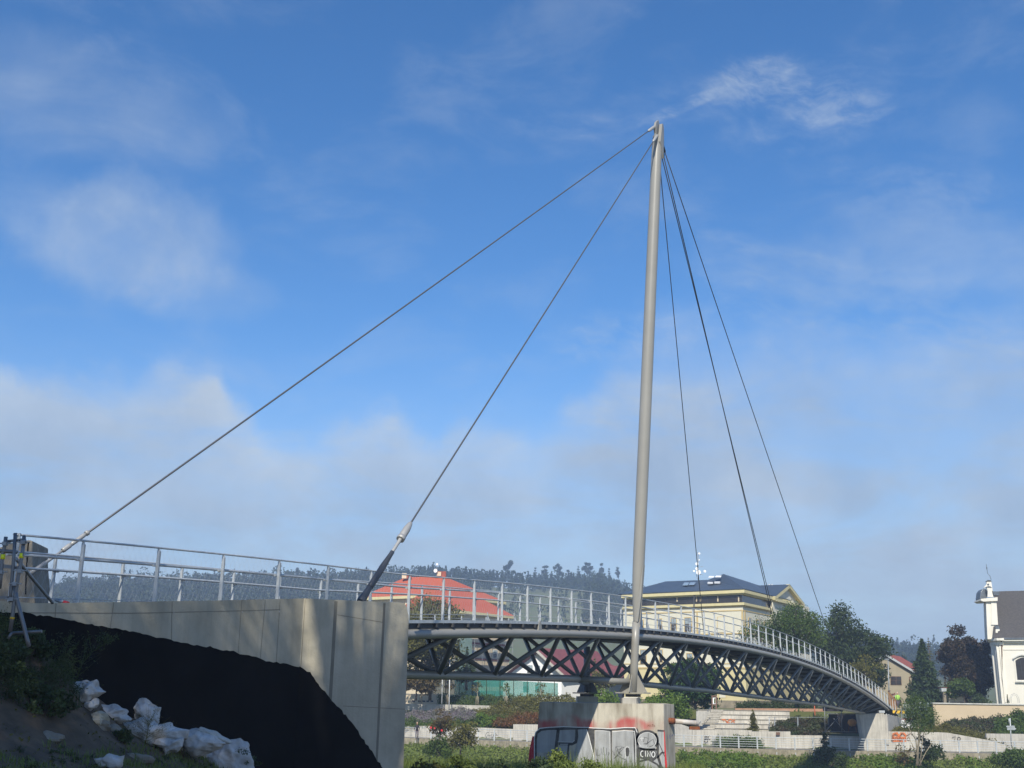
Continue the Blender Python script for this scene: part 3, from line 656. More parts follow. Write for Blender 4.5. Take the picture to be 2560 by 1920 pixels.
# --- graffiti (flat paint on the face); photo points are mapped on to the face plane
NF = V3(0, -1, 0)
def cr4(x, y): return hp(1320+x*240/2212, 1680+y*180/1659)          # first enlargement
def cr5(x, y): return hp(1300+x*400/1659, 1520+y*400/1659)
sil = MB()
def fillp(mbx, pts, off): mbx.add([p+NF*off for p in pts], [tuple(range(len(pts)))])
fillp(sil, [cr5(*p) for p in ((160, 1500), (160, 1330), (185, 1280), (240, 1262), (385, 1262), (352, 1500))], .004)
fillp(sil, [cr5(*p) for p in ((392, 1390), (412, 1270), (570, 1262), (578, 1340), (560, 1395))], .004)
fillp(sil, [cr5(*p) for p in ((380, 1700), (405, 1410), (500, 1412), (470, 1700))], .004)
fillp(sil, [cr5(*p) for p in ((500, 1700), (590, 1400), (600, 1262), (690, 1250), (770, 1545), (765, 1700))], .004)
fillp(sil, [cr5(*p) for p in ((775, 1700), (775, 1270), (860, 1268), (938, 1276), (940, 1700))], .004)
fillp(sil, [cr5(*p) for p in ((955, 1700), (955, 1280), (1080, 1268), (1185, 1275), (1200, 1700))], .004)
fillp(sil, [cr5(*p) for p in ((1235, 1700), (1225, 1450), (1210, 1330), (1260, 1290), (1340, 1285), (1400, 1310), (1425, 1370), (1410, 1450), (1420, 1560), (1480, 1700))], .004)
fillp(sil, [cr5(*p) for p in ((1425, 1275), (1490, 1285), (1495, 1490), (1505, 1690), (1470, 1640), (1445, 1500))], .004)
link('graffiti_fill', sil, 'silver_spray', pr)
blk = MB()
def stroke(mbx, pts, w, off=.008): mbx.ribbon([cr5(*p) for p in pts], w*(1.45 if (mbx is blk and w > .04) else 1), NF, off)
def arc(cx, cy, rx, ry, a0, a1, n=14): return [(cx+rx*math.cos(math.radians(a0+(a1-a0)*i/n)), cy+ry*math.sin(math.radians(a0+(a1-a0)*i/n))) for i in range(n+1)]
stroke(blk, [(160, 1640), (162, 1360), (172, 1300), (215, 1262), (290, 1252), (400, 1250)], .07)
stroke(blk, [(398, 1250), (380, 1400), (355, 1640)], .09); stroke(blk, [(400, 1250), (480, 1246), (585, 1246), (588, 1330), (578, 1390), (540, 1408), (400, 1404)], .09)
stroke(blk, [(505, 1410), (490, 1560)], .05); stroke(blk, [(590, 1250), (700, 1246)], .05)
fillp(blk, [cr5(*p) for p in ((690, 1246), (770, 1254), (772, 1390), (765, 1545), (748, 1500), (720, 1330))], .008)
stroke(blk, [(770, 1256), (860, 1256), (940, 1268)], .05); stroke(blk, [(944, 1262), (942, 1440), (944, 1660)], .05); stroke(blk, [(944, 1262), (1080, 1252), (1190, 1254)], .05)
stroke(blk, [(1192, 1254), (1206, 1300), (1205, 1420), (1218, 1690)], .15)
stroke(blk, arc(1318, 1372, 112, 96, 150, 400, 24), .06); stroke(blk, [(1228, 1450), (1310, 1470), (1400, 1462)], .05)
stroke(blk, [(1405, 1300), (1430, 1420), (1425, 1520), (1460, 1640), (1500, 1690)], .07); stroke(blk, [(1425, 1270), (1500, 1275)], .05)
stroke(blk, [(1440, 1400), (1500, 1540)], .03); stroke(blk, [(1420, 1555), (1470, 1500), (1510, 1500)], .05)
fillp(blk, [cr5(*p) for p in arc(1112, 1490, 22, 50, 0, 360, 18)[:-1]], .008)
stroke(blk, [(1240, 1590), (1330, 1570), (1420, 1620), (1480, 1690)], .05); stroke(blk, [(1240, 1460), (1420, 1470)], .05); fillp(blk, [cr5(*p) for p in ((1232, 1455), (1405, 1470), (1418, 1560), (1380, 1590), (1240, 1560))], .007)
# scribbled tags
for pts in ([(785, 1455), (790, 1530)], [(800, 1460), (798, 1528), (830, 1524)], [(840, 1450), (842, 1500), (838, 1520)], [(865, 1440), (860, 1520), (895, 1525), (900, 1450)], [(915, 1490), (915, 1530), (940, 1480), (945, 1525)], [(960, 1480), (980, 1530), (990, 1440), (1060, 1430), (1010, 1530), (1060, 1560), (1110, 1580), (1080, 1600)],
            [(1000, 1440), (1035, 1520), (975, 1560), (1050, 1480), (1080, 1440), (1000, 1480), (1060, 1530)], [(1280, 1390), (1290, 1340), (1330, 1350), (1320, 1400), (1280, 1410)], [(1300, 1420), (1350, 1380), (1380, 1360), (1390, 1400)], [(1330, 1300), (1325, 1440)], [(1340, 1440), (1390, 1420), (1400, 1400)]):
    stroke(blk, pts, .018, .011)
link('graffiti_outline', blk, 'black_spray', pr)
wt = MB()
stroke(wt, [(150, 1660), (148, 1350), (160, 1290), (205, 1248), (290, 1238), (450, 1230), (590, 1236), (700, 1238), (770, 1244), (940, 1252), (1080, 1240), (1195, 1240), (1215, 1290)], .03, .012)
stroke(wt, [(690, 1258), (725, 1380), (765, 1540), (768, 1600)], .03, .012); stroke(wt, [(780, 1274), (860, 1274), (932, 1284), (936, 1660)], .022, .012); stroke(wt, [(956, 1284), (1080, 1272), (1186, 1278), (1200, 1400), (1202, 1680)], .025, .012)
stroke(wt, arc(1318, 1372, 95, 82, 130, 410, 24), .018, .012); stroke(wt, [(1095, 1560), (1090, 1460), (1105, 1440), (1130, 1445)], .02, .012); stroke(wt, [(392, 1388), (545, 1392), (566, 1370)], .015, .012); stroke(wt, [(415, 1412), (498, 1412)], .015, .012)
# word inside the black patch
for pts in (arc(1268, 1512, 17, 30, 300, 60, 12), [(1300, 1482), (1302, 1540)], [(1322, 1542), (1320, 1484), (1350, 1544), (1350, 1486)], arc(1382, 1518, 17, 28, 0, 360, 14)): stroke(wt, pts, .032, .013)
stroke(wt, [(1245, 1355), (1282, 1352)], .02, .012); stroke(wt, [(1264, 1335), (1262, 1375)], .02, .012)
link('graffiti_highlight', wt, 'white_spray', pr)
rd = MB(); fillp(rd, [cr5(*p) for p in ((1490, 1262), (1500, 1290), (1512, 1480), (1530, 1690), (1505, 1690), (1500, 1500))], .009)
fillp(rd, [cr5(*p) for p in ((128, 1330), (146, 1330), (146, 1700), (72, 1700), (96, 1480))], .004); link('graffiti_red', rd, 'red_spray', pr)
yl = MB()
for pts in ([(1325, 1232), (1327, 1208)], [(1325, 1219), (1340, 1219)], [(1340, 1208), (1340, 1232)], [(1348, 1232), (1356, 1208), (1362, 1232)], [(1366, 1209), (1382, 1209)], [(1374, 1210), (1374, 1232)], [(1388, 1210), (1388, 1230), (1400, 1230)], [(1388, 1220), (1398, 1220)]): stroke(yl, pts, .016, .01)
link('graffiti_tag', yl, 'rust', pr)
sf = MB(); SP0 = fr[1]; SPv = rc_t-fr[1]; SPv[2] = 0; SPN = np.cross(SPv, Z); SPN /= np.linalg.norm(SPN); hs_ = lambda x, y: hit(1300+x*400/1659, 1520+y*400/1659, SP0, SPN)
for pts in ([(1525, 1310), (1530, 1360)], [(1545, 1360), (1548, 1315), (1560, 1360), (1562, 1300)], [(1570, 1330), (1585, 1310), (1588, 1355)]): sf.ribbon([hs_(*p) for p in pts], .03, SPN if SPN[1] < 0 else -SPN, .006)
link('graffiti_tag', sf, 'blue_spray', pr)
# damage marks on the pier top
pi = thing('pipe', at(1690, 1800, PYF+.4), 'short white pipe with rusty collar sticking out of the right side of the pier', 'pipe')
pa, pb = at(1664, 1801, PYF+.6), at(1746, 1808, PYF+.75)
mb = MB(); mb.tube([pa, pa+(pb-pa)*.28], .125, 14); mb.tube([pa+(pb-pa)*.17, pa+(pb-pa)*.25], .135, 14); link('collar', mb, 'rust', pi)
mb = MB(); mb.tube([pa+(pb-pa)*.25, pb], .105, 18); mb.tube([pb-(pb-pa)*.12, pb-(pb-pa)*.10], .112, 18); link('pipe_body', mb, 'white_pipe', pi)
pbx = at(1736, 1820, PYF+.8); mb = MB(); mb.box(pbx, (.43, .2, .13)); link('bracket_box', mb, 'rust', pi)

#@@PART2
# ------------------------------------------------------------------ plants: builders
def tree(name, label, px, by, Y, ty, wpx, lm, bark='bark', lumps=14, per=60, leaf=.34, shape='round', trunk=.28, tr_r=.16, seed=1, cat='tree', group=None, twig=True, base=None, gap=0.0, low=.0):
    rg = np.random.default_rng(seed*13+5)
    b = at(px, by, Y) if base is None else np.array(base, float); top = at(px, ty, Y) if base is None else b+Z*ty
    H = top[2]-b[2]; R = (wpx/2)*Y/2855*1.17 if base is None else wpx/2; leaf *= 1.25
    th = thing(name, b, label, cat, group)
    cs, rs = [], []
    if shape == 'round':
        c0 = b+Z*H*(trunk+(1-trunk)*.52); rz = H*(1-trunk)*.58
        for i in range(lumps):
            d = rg.normal(size=3); d /= np.linalg.norm(d); q = rg.random()**.36
            lr = R*rg.uniform(.22, .40); cs.append(c0+d*np.array([max(R-lr, .1), max(R-lr, .1), max(rz-lr*.8, .1)])*q); rs.append(lr)
    elif shape == 'cone':
        for i in range(lumps):
            q = i/lumps; a = i*2.4+rg.random(); rr = R*(1-q)**.8*.62; cs.append(b+Z*H*(trunk+(1-trunk)*q*.94)+V3(math.cos(a), math.sin(a), 0)*rr); rs.append(max(.25, R*(1-q)*.48+.12))
    elif shape == 'dome':
        for i in range(lumps):
            d = rg.normal(size=3); d[2] = abs(d[2])*.8; d /= np.linalg.norm(d); lr = R*rg.uniform(.2, .34)
            cs.append(b+d*np.array([max(R-lr, .1), max(R-lr, .1), max(H-lr, .1)])*rg.random()**.4); rs.append(min(lr, H*.5))
    pts = clump_points(cs, rs, per, rg)
    if gap: pts = pts[rg.random(len(pts)) > gap]
    v, f = leafquads(pts, leaf*rg.uniform(.6, 1.3, len(pts)), rg)
    fast('crown', v, f, lm, th)
    mb = MB(); tr = tr_r
    if shape != 'dome':
        tp = [b-Z*.3, b+Z*H*.15+V3(rg.normal()*.05, 0, 0), b+Z*H*max(trunk, .2), b+Z*H*.7, b+Z*H*.93]
        mb.tube(tp, [tr*1.3, tr, tr*.8, tr*.4, tr*.12], 8)
        if twig:
            for c, r_ in zip(cs, rs):
                z0 = b+Z*(H*max(trunk*.9, .12)+.45*max(0, (c[2]-b[2])-H*trunk)); m1 = (z0+c)/2+V3(0, 0, -.1*r_); mb.tube([z0, m1, c, c+(c-z0)*.25], [tr*.42, tr*.28, tr*.14, tr*.05], 5, cap=False)
        link('trunk', mb, bark, th)
    else:
        for c in cs[:9]: mb.tube([b-Z*.2, (b+c)/2+V3(0, 0, .1), c], [.03, .02, .008], 4, cap=False)
        link('stems', mb, bark, th)
    return th
def conifer(name, label, px, by, Y, ty, wpx, lm='leaf_conifer', seed=1, tiers=26, per=46, leaf=.45, group=None, bare=0.0, base=None, tr_r=.16):
    rg = np.random.default_rng(seed*7+3)
    b = at(px, by, Y) if base is None else np.array(base, float); top = at(px, ty, Y) if base is None else b+Z*ty
    H = top[2]-b[2]; R = (wpx/2)*Y/2855 if base is None else wpx/2
    th = thing(name, b, label, 'tree', group); P_ = []; mb = MB(); mb.tube([b-Z*.3, b+Z*H*.5, b+Z*H*.97], [tr_r, tr_r*.6, .02], 7)
    for i in range(tiers):
        q = .06+.92*i/tiers; rr = R*(1-q)**.85*rg.uniform(.75, 1.12); nb_ = 7
        for k in range(nb_):
            if rg.random() < bare: continue
            a = rg.random()*6.283; n = max(3, int(per*(1-q)/2)); tt = rg.random(n)**.6; r3 = rr*rg.uniform(.75, 1.1)
            P_.append(np.stack([math.cos(a)*tt*r3+rg.normal(size=n)*.12*rr, math.sin(a)*tt*r3+rg.normal(size=n)*.12*rr, H*q-.22*r3*tt+rg.normal(size=n)*.1*rr], 1)+b)
            if k < 3: mb.tube([b+Z*H*q, b+Z*(H*q-.2*r3)+V3(math.cos(a), math.sin(a), 0)*r3*.9], [.04, .01], 4, cap=False)
    P_ = np.concatenate(P_); v, f = leafquads(P_, leaf*rg.uniform(.6, 1.2, len(P_)), rg, droop=.0, asp=.4)
    fast('crown', v, f, lm, th); link('trunk', mb, 'bark', th); return th
def mass(name, label, pxs, tops, bots, Y0, Y1, n, lm, leaf, seed, spread=1.0):
    """ground cover that nobody could count: leaves filling a bank between photo rows"""
    rg = np.random.default_rng(seed); x = rg.uniform(pxs[0], pxs[-1], n); q = rg.random(n)
    yt = np.interp(x, pxs, tops)+rg.normal(size=n)*1.5; yb = np.interp(x, pxs, bots)
    # lumpy silhouette
    lum = 3.0*np.sin(x*.11+seed)+2.2*np.sin(x*.27+seed*2)+1.5*np.sin(x*.61)
    Yv = Y1+(Y0-Y1)*q; yy = yt+lum*(1-q)+(yb-yt)*q
    d = np.stack([(x-1280)/F_PX, (960-yy)/F_PX, np.ones(n)], 1)@CM; P = d*(Yv/d[:, 1])[:, None]
    P += rg.normal(size=(n, 3))*np.array([.15, .3, .12])*spread
    v, f = leafquads(P, leaf*rg.uniform(.6, 1.3, n), rg); o = fast(name, v, f, lm); tag(o, label, 'plants', kind='stuff'); return o

# ------------------------------------------------------------------ far bank: path, quay, railing, walls
xs2 = np.arange(-30, 92, 1.0)
def along(prof, xs_=xs2):
    m_ = MB(); n = len(prof); vs = [(x, Yp(x)+v, z) for x in xs_ for v, z in prof]
    m_.add(vs, [(i*n+k, i*n+(k+1) % n, (i+1)*n+(k+1) % n, (i+1)*n+k) for i in range(len(xs_)-1) for k in range(n)]+[tuple(range(n))[::-1], tuple((len(xs_)-1)*n+k for k in range(n))]); return m_
tag(link('path', along([(-.2, -5.3), (-.2, -5.17), (3.3, -5.17), (3.3, -5.3)]), 'asphalt'), kind='structure')
q_ = link('quay_wall', along([(-.55, -6.4), (-.55, -5.13), (-.2, -5.13), (-.2, -6.4)]), 'quay_stone'); tag(q_, 'low stained stone quay wall along the riverside path', 'wall')
fr_ = thing('path_railing', (20, Yp(20)-.4, -5.1), 'long grey steel railing with five rails along the riverside path', 'railing')
mb = MB()
for h_ in (.2, .42, .64, .86, 1.1): 
    mb.tube([(x, Yp(x)-.4, -5.13+h_) for x in np.arange(-29, 52, 1.0)],   .034 if h_ > 1 else .023, 6, smooth=True)
link('rails', mb, 'galvanised', fr_)
pm = None
for k in range(47):
    x = -29+1.73*k
    if pm is None:
        mb = MB(); mb.box((x, Yp(x)-.4, -5.13+.5), (.13, .06, 1.3)); mb.box((x, Yp(x)-.5, -5.5), (.09, .12, .25)); pm = link('post', mb, 'galvanised', fr_); x00 = x
    else: o = pm.copy(); col.objects.link(o); o.location = (x-x00, Yp(x)-Yp(x00), 0)
def wallpoly(name, label, pts, Y, m, depth=.35, cat='wall', parent=None):
    mb = MB(); P_ = [at(x, y, Y if not callable(Y) else Y(x)) for x, y in pts]; mb.prism(P_, V3(0, depth, 0)); o = link(name, mb, m, parent)
    if parent is None: tag(o, label, cat)
    return o
def YP(v): return lambda px: float(Yp((px-1280)/2855*118))+v
w1 = wallpoly('retaining_wall', 'white retaining wall with faded tags behind the path railing, left of the pier', [(960, 1814), (1100, 1815), (1200, 1819), (1286, 1823), (1286, 1862), (960, 1852)], YP(3.3), 'white_wall')
w2 = wallpoly('retaining_wall', 'taller cream wall block at the left edge of the pier', [(1283, 1811), (1420, 1812), (1420, 1862), (1283, 1860)], YP(2.9), 'white_wall', .6)
w3 = wallpoly('retaining_wall', 'white wall with a black bubble tag right of the pier pipe', [(1731, 1825), (1880, 1826), (1880, 1880), (1731, 1872)], YP(3.3), 'white_wall')
w3b = wallpoly('retaining_wall', 'grey stair flank wall just right of the pier', [(1600, 1806), (1690, 1806), (1730, 1820), (1730, 1872), (1600, 1870)], YP(3.5), 'concrete_pale')
w4 = wallpoly('retaining_wall', 'grey planter wall carrying a small brown plaque', [(1872, 1829), (1976, 1829), (1978, 1880), (1872, 1880)], YP(3.1), 'white_wall', .5)
w5 = wallpoly('retaining_wall', 'bluish white wall left of the far bridge abutment', [(1970, 1838), (2070, 1839), (2170, 1842), (2170, 1884), (1970, 1880)], YP(3.4), 'white_wall')
w6 = wallpoly('retaining_wall', 'white wall with orange graffiti, sloping down towards the right', [(2190, 1828), (2350, 1831), (2370, 1832), (2470, 1850), (2515, 1862), (2515, 1884), (2190, 1884)], YP(3.3), 'white_wall')
w7 = wallpoly('retaining_wall', 'grey wall at the far right beneath the direction sign', [(2466, 1834), (2640, 1836), (2640, 1880), (2466, 1880)], YP(5.0), 'concrete_pale')
pl = MB(); pl.box(at(1945, 1834, YP(3.0)(1945)), (.4, .05, .28)); link('plaque', pl, 'frame_brown', w4)
def tagp(parent, name, strokes_, w, m, Y, off=.02):
    mb = MB()
    for s_ in strokes_: mb.ribbon([at(x, y, Y)-V3(0, off, 0) for x, y in s_], w, V3(0, -1, 0), .004)
    o = link(name, mb, m, parent); return o
def E_(cx, cy, rx, ry, a0=0, a1=360, n=12): return arc(cx, cy, rx, ry, a0, a1, n)
k_ = .1537
gz = lambda pts: [(1000+x*k_, 1740+y*k_) for x, y in pts]
tagp(w1, 'tag_outline', [gz(arc(1430, 640, 38, 45, -60, -300, 14)), gz([(1440, 650), (1490, 640), (1480, 700)]), gz([(1475, 600), (1530, 600), (1500, 690), (1530, 620), (1555, 690), (1550, 600)]), gz(arc(1595, 620, 30, 25, 200, -60, 10)+[(1600, 640), (1650, 650), (1670, 680), (1590, 690)])], .05, 'black_spray', YP(3.3)(1240)-.05)
tagp(w1, 'tag_outline', [gz([(60, 560), (110, 540), (100, 600)]), gz([(160, 550), (230, 560)]), gz([(170, 590), (220, 570), (225, 600)])], .12, 'red_spray', YP(3.3)(1030)-.05)
tagp(w1, 'tag_outline', [gz([(300, 520), (430, 530)]), gz([(330, 580), (420, 600), (350, 620)]), gz([(980, 620), (1060, 640), (1090, 600)])], .14, 'black_spray', YP(3.3)(1060)-.05)
tagp(w3, 'tag_outline', [E_(1765, 1843, 3, 3), E_(1765, 1851, 4.5, 5), E_(1774, 1844, 3, 5), [(1779, 1840), (1781, 1856)], [(1782, 1842), (1783, 1857), (1787, 1842), (1788, 1857)]], .07, 'black_spray', YP(3.3)(1770)-.05)
tagp(w6, 'tag_fill', [[(2232, 1842), (2234, 1835), (2242, 1833), (2248, 1840), (2252, 1834), (2260, 1834), (2266, 1841), (2270, 1834), (2280, 1835), (2284, 1843)], [(2230, 1846), (2242, 1844), (2256, 1845), (2270, 1844), (2285, 1847)], [(2231, 1852), (2244, 1851), (2258, 1852), (2274, 1850), (2283, 1851)]], .24, 'orange_spray', YP(3.3)(2250)-.05)
tagp(w6, 'tag_outline', [E_(2232, 1848, 3, 4), [(2238, 1852), (2238, 1844), (2244, 1844), (2243, 1852)], E_(2250, 1848, 3.5, 4), [(2257, 1852), (2257, 1844), (2263, 1852), (2264, 1844)], E_(2271, 1848, 3.5, 4), [(2278, 1845), (2284, 1845), (2279, 1852)], [(2230, 1840), (2238, 1834), (2244, 1840)], [(2250, 1840), (2256, 1833), (2262, 1840)], [(2266, 1840), (2276, 1834), (2282, 1840)]], .07, 'frame_brown', YP(3.3)(2250)-.09)
tagp(w6, 'tag_outline', [[(2380, 1844), (2388, 1841), (2386, 1852)], E_(2397, 1847, 4, 4), [(2290, 1840), (2292, 1850), (2288, 1846)], [(2470, 1862), (2480, 1856), (2484, 1866)]], .06, 'black_spray', YP(3.3)(2390)-.05)
# seating terraces and stairs
se = thing('seating_steps', at(1850, 1828, 119), 'cream concrete seating terraces with a red scrawl below the yellow building', 'steps')
for i in range(5):
    yy_ = Yp(20)+5+i*1.0; z0, z1 = -4.2, -3.9+.45*(i+1); xl, xr = at(1745, 1800, yy_)[0], at(1975, 1800, yy_)[0]
    mb = MB(); mb.box(((xl+xr)/2, yy_+.5+(.004*i), (z0+z1)/2), (xr-xl, 1.0, z1-z0)); link('tier', mb, 'white_wall', se)
    mb = MB(); mb.box(((xl+xr)/2, yy_-.03, z1-.03), (xr-xl, .05, .05)); link('nosing_shade', mb, 'joint_and_shade', se)  # dark bar: shade under the tier edge, put in as colour
tagp(se, 'tag_outline', [[(1804, 1799), (1812, 1798), (1808, 1802)], [(1812, 1799), (1818, 1805), (1824, 1798), (1830, 1799)], [(1815, 1803), (1819, 1808), (1824, 1806)], [(1828, 1806), (1832, 1801), (1836, 1807)], [(1833, 1800), (1838, 1800)]], .1, 'orange_spray', Yp(20)+5+1.94)
tr_ = thing('stairway', at(1770, 1828, 119), 'narrow concrete stair climbing beside the seating terraces', 'stairs')
for i in range(14):
    yy_ = Yp(20)+4.2+i*.36; z1 = -3.95+.165*(i+1); x0_, x1_ = at(1749+2*i, 1800, yy_)[0], at(1782+2.1*i, 1800, yy_)[0]
    mb = MB(); mb.box(((x0_+x1_)/2, yy_+.2, z1-.5), (x1_-x0_, .4, 1.0)); stp = link('step', mb, 'white_wall', tr_); link('nosing_shade', MB().box(((x0_+x1_)/2, yy_-.02, z1-.13), (x1_-x0_, .04, .05)), 'joint_and_shade', stp)  # darker strip on each riser paints the shade below the tread edge
wallpoly('flank_wall', '', [(1741, 1778), (1776, 1780), (1775, 1784), (1752, 1812), (1741, 1808)], Yp(20)+4.0, 'concrete_pale', .25, parent=tr_)
mb = MB(); mb.tube([at(1749, 1806, Yp(20)+3.8), at(1776, 1768, Yp(20)+6)], .03, 6); mb.tube([at(1776, 1768, Yp(20)+6), at(1776, 1780, Yp(20)+6)], .03, 6); link('handrail', mb, 'galvanised_dull', tr_)
mb = MB(); mb.box((22, Yp(20)+22, -2.2), (32, 24, .9)); tag(link('terrace', mb, 'far_turf'), kind='structure')
hr = thing('handrail_fence', at(1850, 1825, 119), 'thin steel handrail in front of the seating terraces', 'railing')
mb = MB(); ya = Yp(20)+4.4; mb.tube([at(1787, 1809, ya), at(1868, 1809, ya)], .03, 6)
for x in (1805, 1858): mb.tube([at(x, 1809, ya), at(x, 1828, ya)], .025, 6)
link('tube_frame', mb, 'galvanised_dull', hr)
bw = wallpoly('bench_wall', 'low terracotta coloured wall above the seating terraces', [(1838, 1770.5), (2060, 1772), (2060, 1779), (1838, 1778)], Yp(20)+11, 'red_roof', .4); bw.data.materials.clear(); bw.data.materials.append(mat('terracotta', (.38, .22, .14), rough=.9))
ib = thing('info_board', at(1785, 1778, 125), 'tall brown framed information board with a white poster at the top of the stair', 'board')
mb = MB()
for x in (1780, 1790): mb.bar(at(x, 1739, 125), at(x+.6, 1778, 125), .14)
for y in (1740, 1762): mb.bar(at(1779, y, 125), at(1792, y, 125), .12)
link('frame', mb, 'frame_brown', ib)
wallpoly('poster', '', [(1781.5, 1744), (1789, 1744), (1789, 1760), (1781.5, 1760)], 124.95, 'white_paint', .03, parent=ib); wallpoly('poster', '', [(1785.2, 1746), (1788.4, 1746), (1788.4, 1758), (1785.2, 1758)], 124.9, 'leaf_green', .03, parent=ib)
rk = thing('bike_rack', at(1787, 1861, YP(1.5)(1787)), 'small silver bicycle rack by the white wall', 'bike rack')
for x in (1783, 1788): 
    mb = MB(); y_ = YP(2.6)(1787); mb.tube([at(x-1.6, 1862, y_), at(x-1.6, 1842, y_), at(x-.5, 1840, y_), at(x+.5, 1840, y_), at(x+1.6, 1842, y_), at(x+1.6, 1862, y_)], .03, 6); link('hoop', mb, 'galvanised', rk)

# ------------------------------------------------------------------ far bridge end
fa = thing('far_abutment', at(2185, 1850, 116), 'pale concrete abutment under the far end of the bridge', 'abutment')
wallpoly('front_wall', '', [(2148, 1786), (2210, 1783), (2213, 1830), (2214, 1884), (2162, 1882), (2158, 1845)], 114.2, 'white_wall', 1.2, parent=fa)
mb = MB(); a_, b_, c2_, d2_ = at(2210, 1786, 115.4), at(2256, 1796, 127), at(2256, 1830, 127), at(2214, 1860, 115.4); c2_[2] -= 2; mb.prism([a_, b_, c2_, d2_], V3(.3, -.1, 0)); link('wing_wall', mb, 'concrete_pale', fa)
mb = MB()
for i in range(7): x = 2216+6*i; mb.bar(at(x, 1796+i*.8, 115.6+i*1.7), at(x, 1784+i*1.6, 115.6+i*1.7), .09)
link('railing_posts', mb, 'galvanised', fa)
mb = MB(); p_ = at(2203, 1779, 114.6); mb.box(p_, (.55, .5, .22)); link('bearing', mb, 'galvanised', fa)
fe = thing('plank_fence', B(117, .1, zd(117)), 'orange board fence at the far end of the bridge railing', 'fence')
for k in range(6):
    q0, q1 = at(2221+3.2*k, 1729+3.6*k, 121+k), at(2224+3.2*k, 1732+3.6*k, 121.8+k); h_ = V3(0, 0, -1.25)
    mb = MB(); mb.prism([q0, q1, q1+h_, q0+h_], V3(0, .06, 0)); link('board', mb, 'wood_orange', fe)
wk = thing('person', at(2246, 1768, 131), 'worker in a high visibility vest and pale helmet at the far bridge end', 'person')
def person(th_, b, H, top_m, leg_m, hair_m='dark_cloth', face=V3(0, -1, 0), stride=.12):
    r_ = np.cross(face, Z); s_ = H/1.75
    P_ = lambda x, f_, z_: b+(r_*x+face*f_+Z*z_)*s_
    mb = MB()
    for sg in (-1, 1):
        mb.tube([P_(.09*sg, stride*sg, .06), P_(.1*sg, stride*.6*sg, .48), P_(.09*sg, 0, .9)], [.05*s_, .065*s_, .09*s_], 8); mb.tube([P_(.1*sg, stride*sg+.16, .04), P_(.09*sg, stride*sg-.05, .06)], [.035*s_, .05*s_], 6)
    link('trousers', mb, leg_m, th_)
    mb = MB(); mb.tube([P_(0, 0, .86), P_(0, .01, 1.05), P_(0, .02, 1.3), P_(0, .01, 1.44)], [.15*s_, .14*s_, .18*s_, .1*s_], 10)
    for sg in (-1, 1): mb.tube([P_(.19*sg, .0, 1.39), P_(.25*sg, -.02, 1.12), P_(.23*sg, .14, .92)], [.055*s_, .042*s_, .035*s_], 7)
    link('jacket', mb, top_m, th_)
    mb = MB(); mb.tube([P_(0, 0, 1.42), P_(0, .01, 1.52), P_(0, .02, 1.6), P_(0, .02, 1.7), P_(0, .01, 1.75)], [.05*s_, .06*s_, .085*s_, .08*s_, .03*s_], 10)
    for sg in (-1, 1): mb.tube([P_(.23*sg, .14, .93), P_(.23*sg, .2, .86)], [.03*s_, .025*s_], 6)
    link('body', mb, 'skin', th_)
    mb = MB(); mb.tube([P_(0, -.01, 1.63), P_(0, -.01, 1.7), P_(0, -.01, 1.77)], [.095*s_, .09*s_, .03*s_], 10); link('hair', mb, hair_m, th_)
person(wk, at(2246, 1770, 131), 1.75, 'hiviz', 'grey_cloth', 'white_paint')
pe = thing('person', at(1041, 1845, 125), 'person in a dark top and grey trousers walking on the path near the abutment edge', 'person'); person(pe, V3(at(1041, 1845, 125)[0], 125.5, -5.17), 1.75, 'dark_cloth', 'grey_cloth')
br = thing('barrier_sign', at(2245, 1785, 122), 'yellow and black striped barrier board under the far bridge end', 'barrier')
wallpoly('board', '', [(2232, 1776), (2262, 1777), (2262, 1784), (2232, 1783)], 121, 'yellow_sign', .05, parent=br)
wallpoly('stripe', '', [(2240, 1776.3), (2244, 1776.3), (2240, 1783), (2236, 1783)], 120.94, 'dark_cloth', .02, parent=br); wallpoly('stripe', '', [(2252, 1776.6), (2256, 1776.8), (2252, 1783.6), (2248, 1783.4)], 120.94, 'dark_cloth', .02, parent=br)
bn = thing('banner', at(2270, 1815, 119), 'white banner with a red line on a mesh fence right of the far abutment', 'banner')
wallpoly('sheet', '', [(2254, 1797), (2290, 1797), (2290, 1819), (2254, 1819)], 119, 'white_paint', .04, parent=bn); wallpoly('red_line', '', [(2254, 1797), (2290, 1797), (2290, 1798.6), (2254, 1798.6)], 118.96, 'red_spray', .02, parent=bn)
mb = MB()
for x in (2254, 2290): mb.bar(at(x, 1770, 119.1), at(x, 1826, 119.1), .07)
mb.bar(at(2254, 1790, 119.1), at(2290, 1790, 119.1), .05); link('posts', mb, 'galvanised_dull', bn)
# scaffold tower beside the far abutment
sc_ = thing('scaffold_tower', at(2105, 1835, 117), 'silver tube scaffold tower with orange deck boards under the far end of the bridge', 'scaffold')
mb = MB()
for yb_ in (115.5, 117.5):
    for x in (2062, 2104, 2148): mb.tube([at(x-.8, 1764, yb_), at(x+1, 1834, yb_)], .04, 6)
link('standards', mb, 'scaffold_steel', sc_)
mb = MB()
for y in (1783, 1829): mb.tube([at(2061, y, 115.5), at(2149, y+1, 115.5)], .035, 6)
mb.tube([at(2061, 1767, 115.5), at(2110, 1767, 115.5)], .035, 6); link('ledgers', mb, 'scaffold_steel', sc_)
for a_ in (((2064, 1828), (2103, 1785)), ((2084, 1796), (2112, 1828)), ((2064, 1795), (2072, 1783))):
    mb = MB(); mb.tube([at(*a_[0], 115.4), at(*a_[1], 115.4)], .03, 6); link('brace', mb, 'scaffold_steel', sc_)
mb = MB(); mb.box(at(2082, 1765, 116.5), (1.7, 2.0, .12)); link('deck_boards', mb, 'wood_orange', sc_)
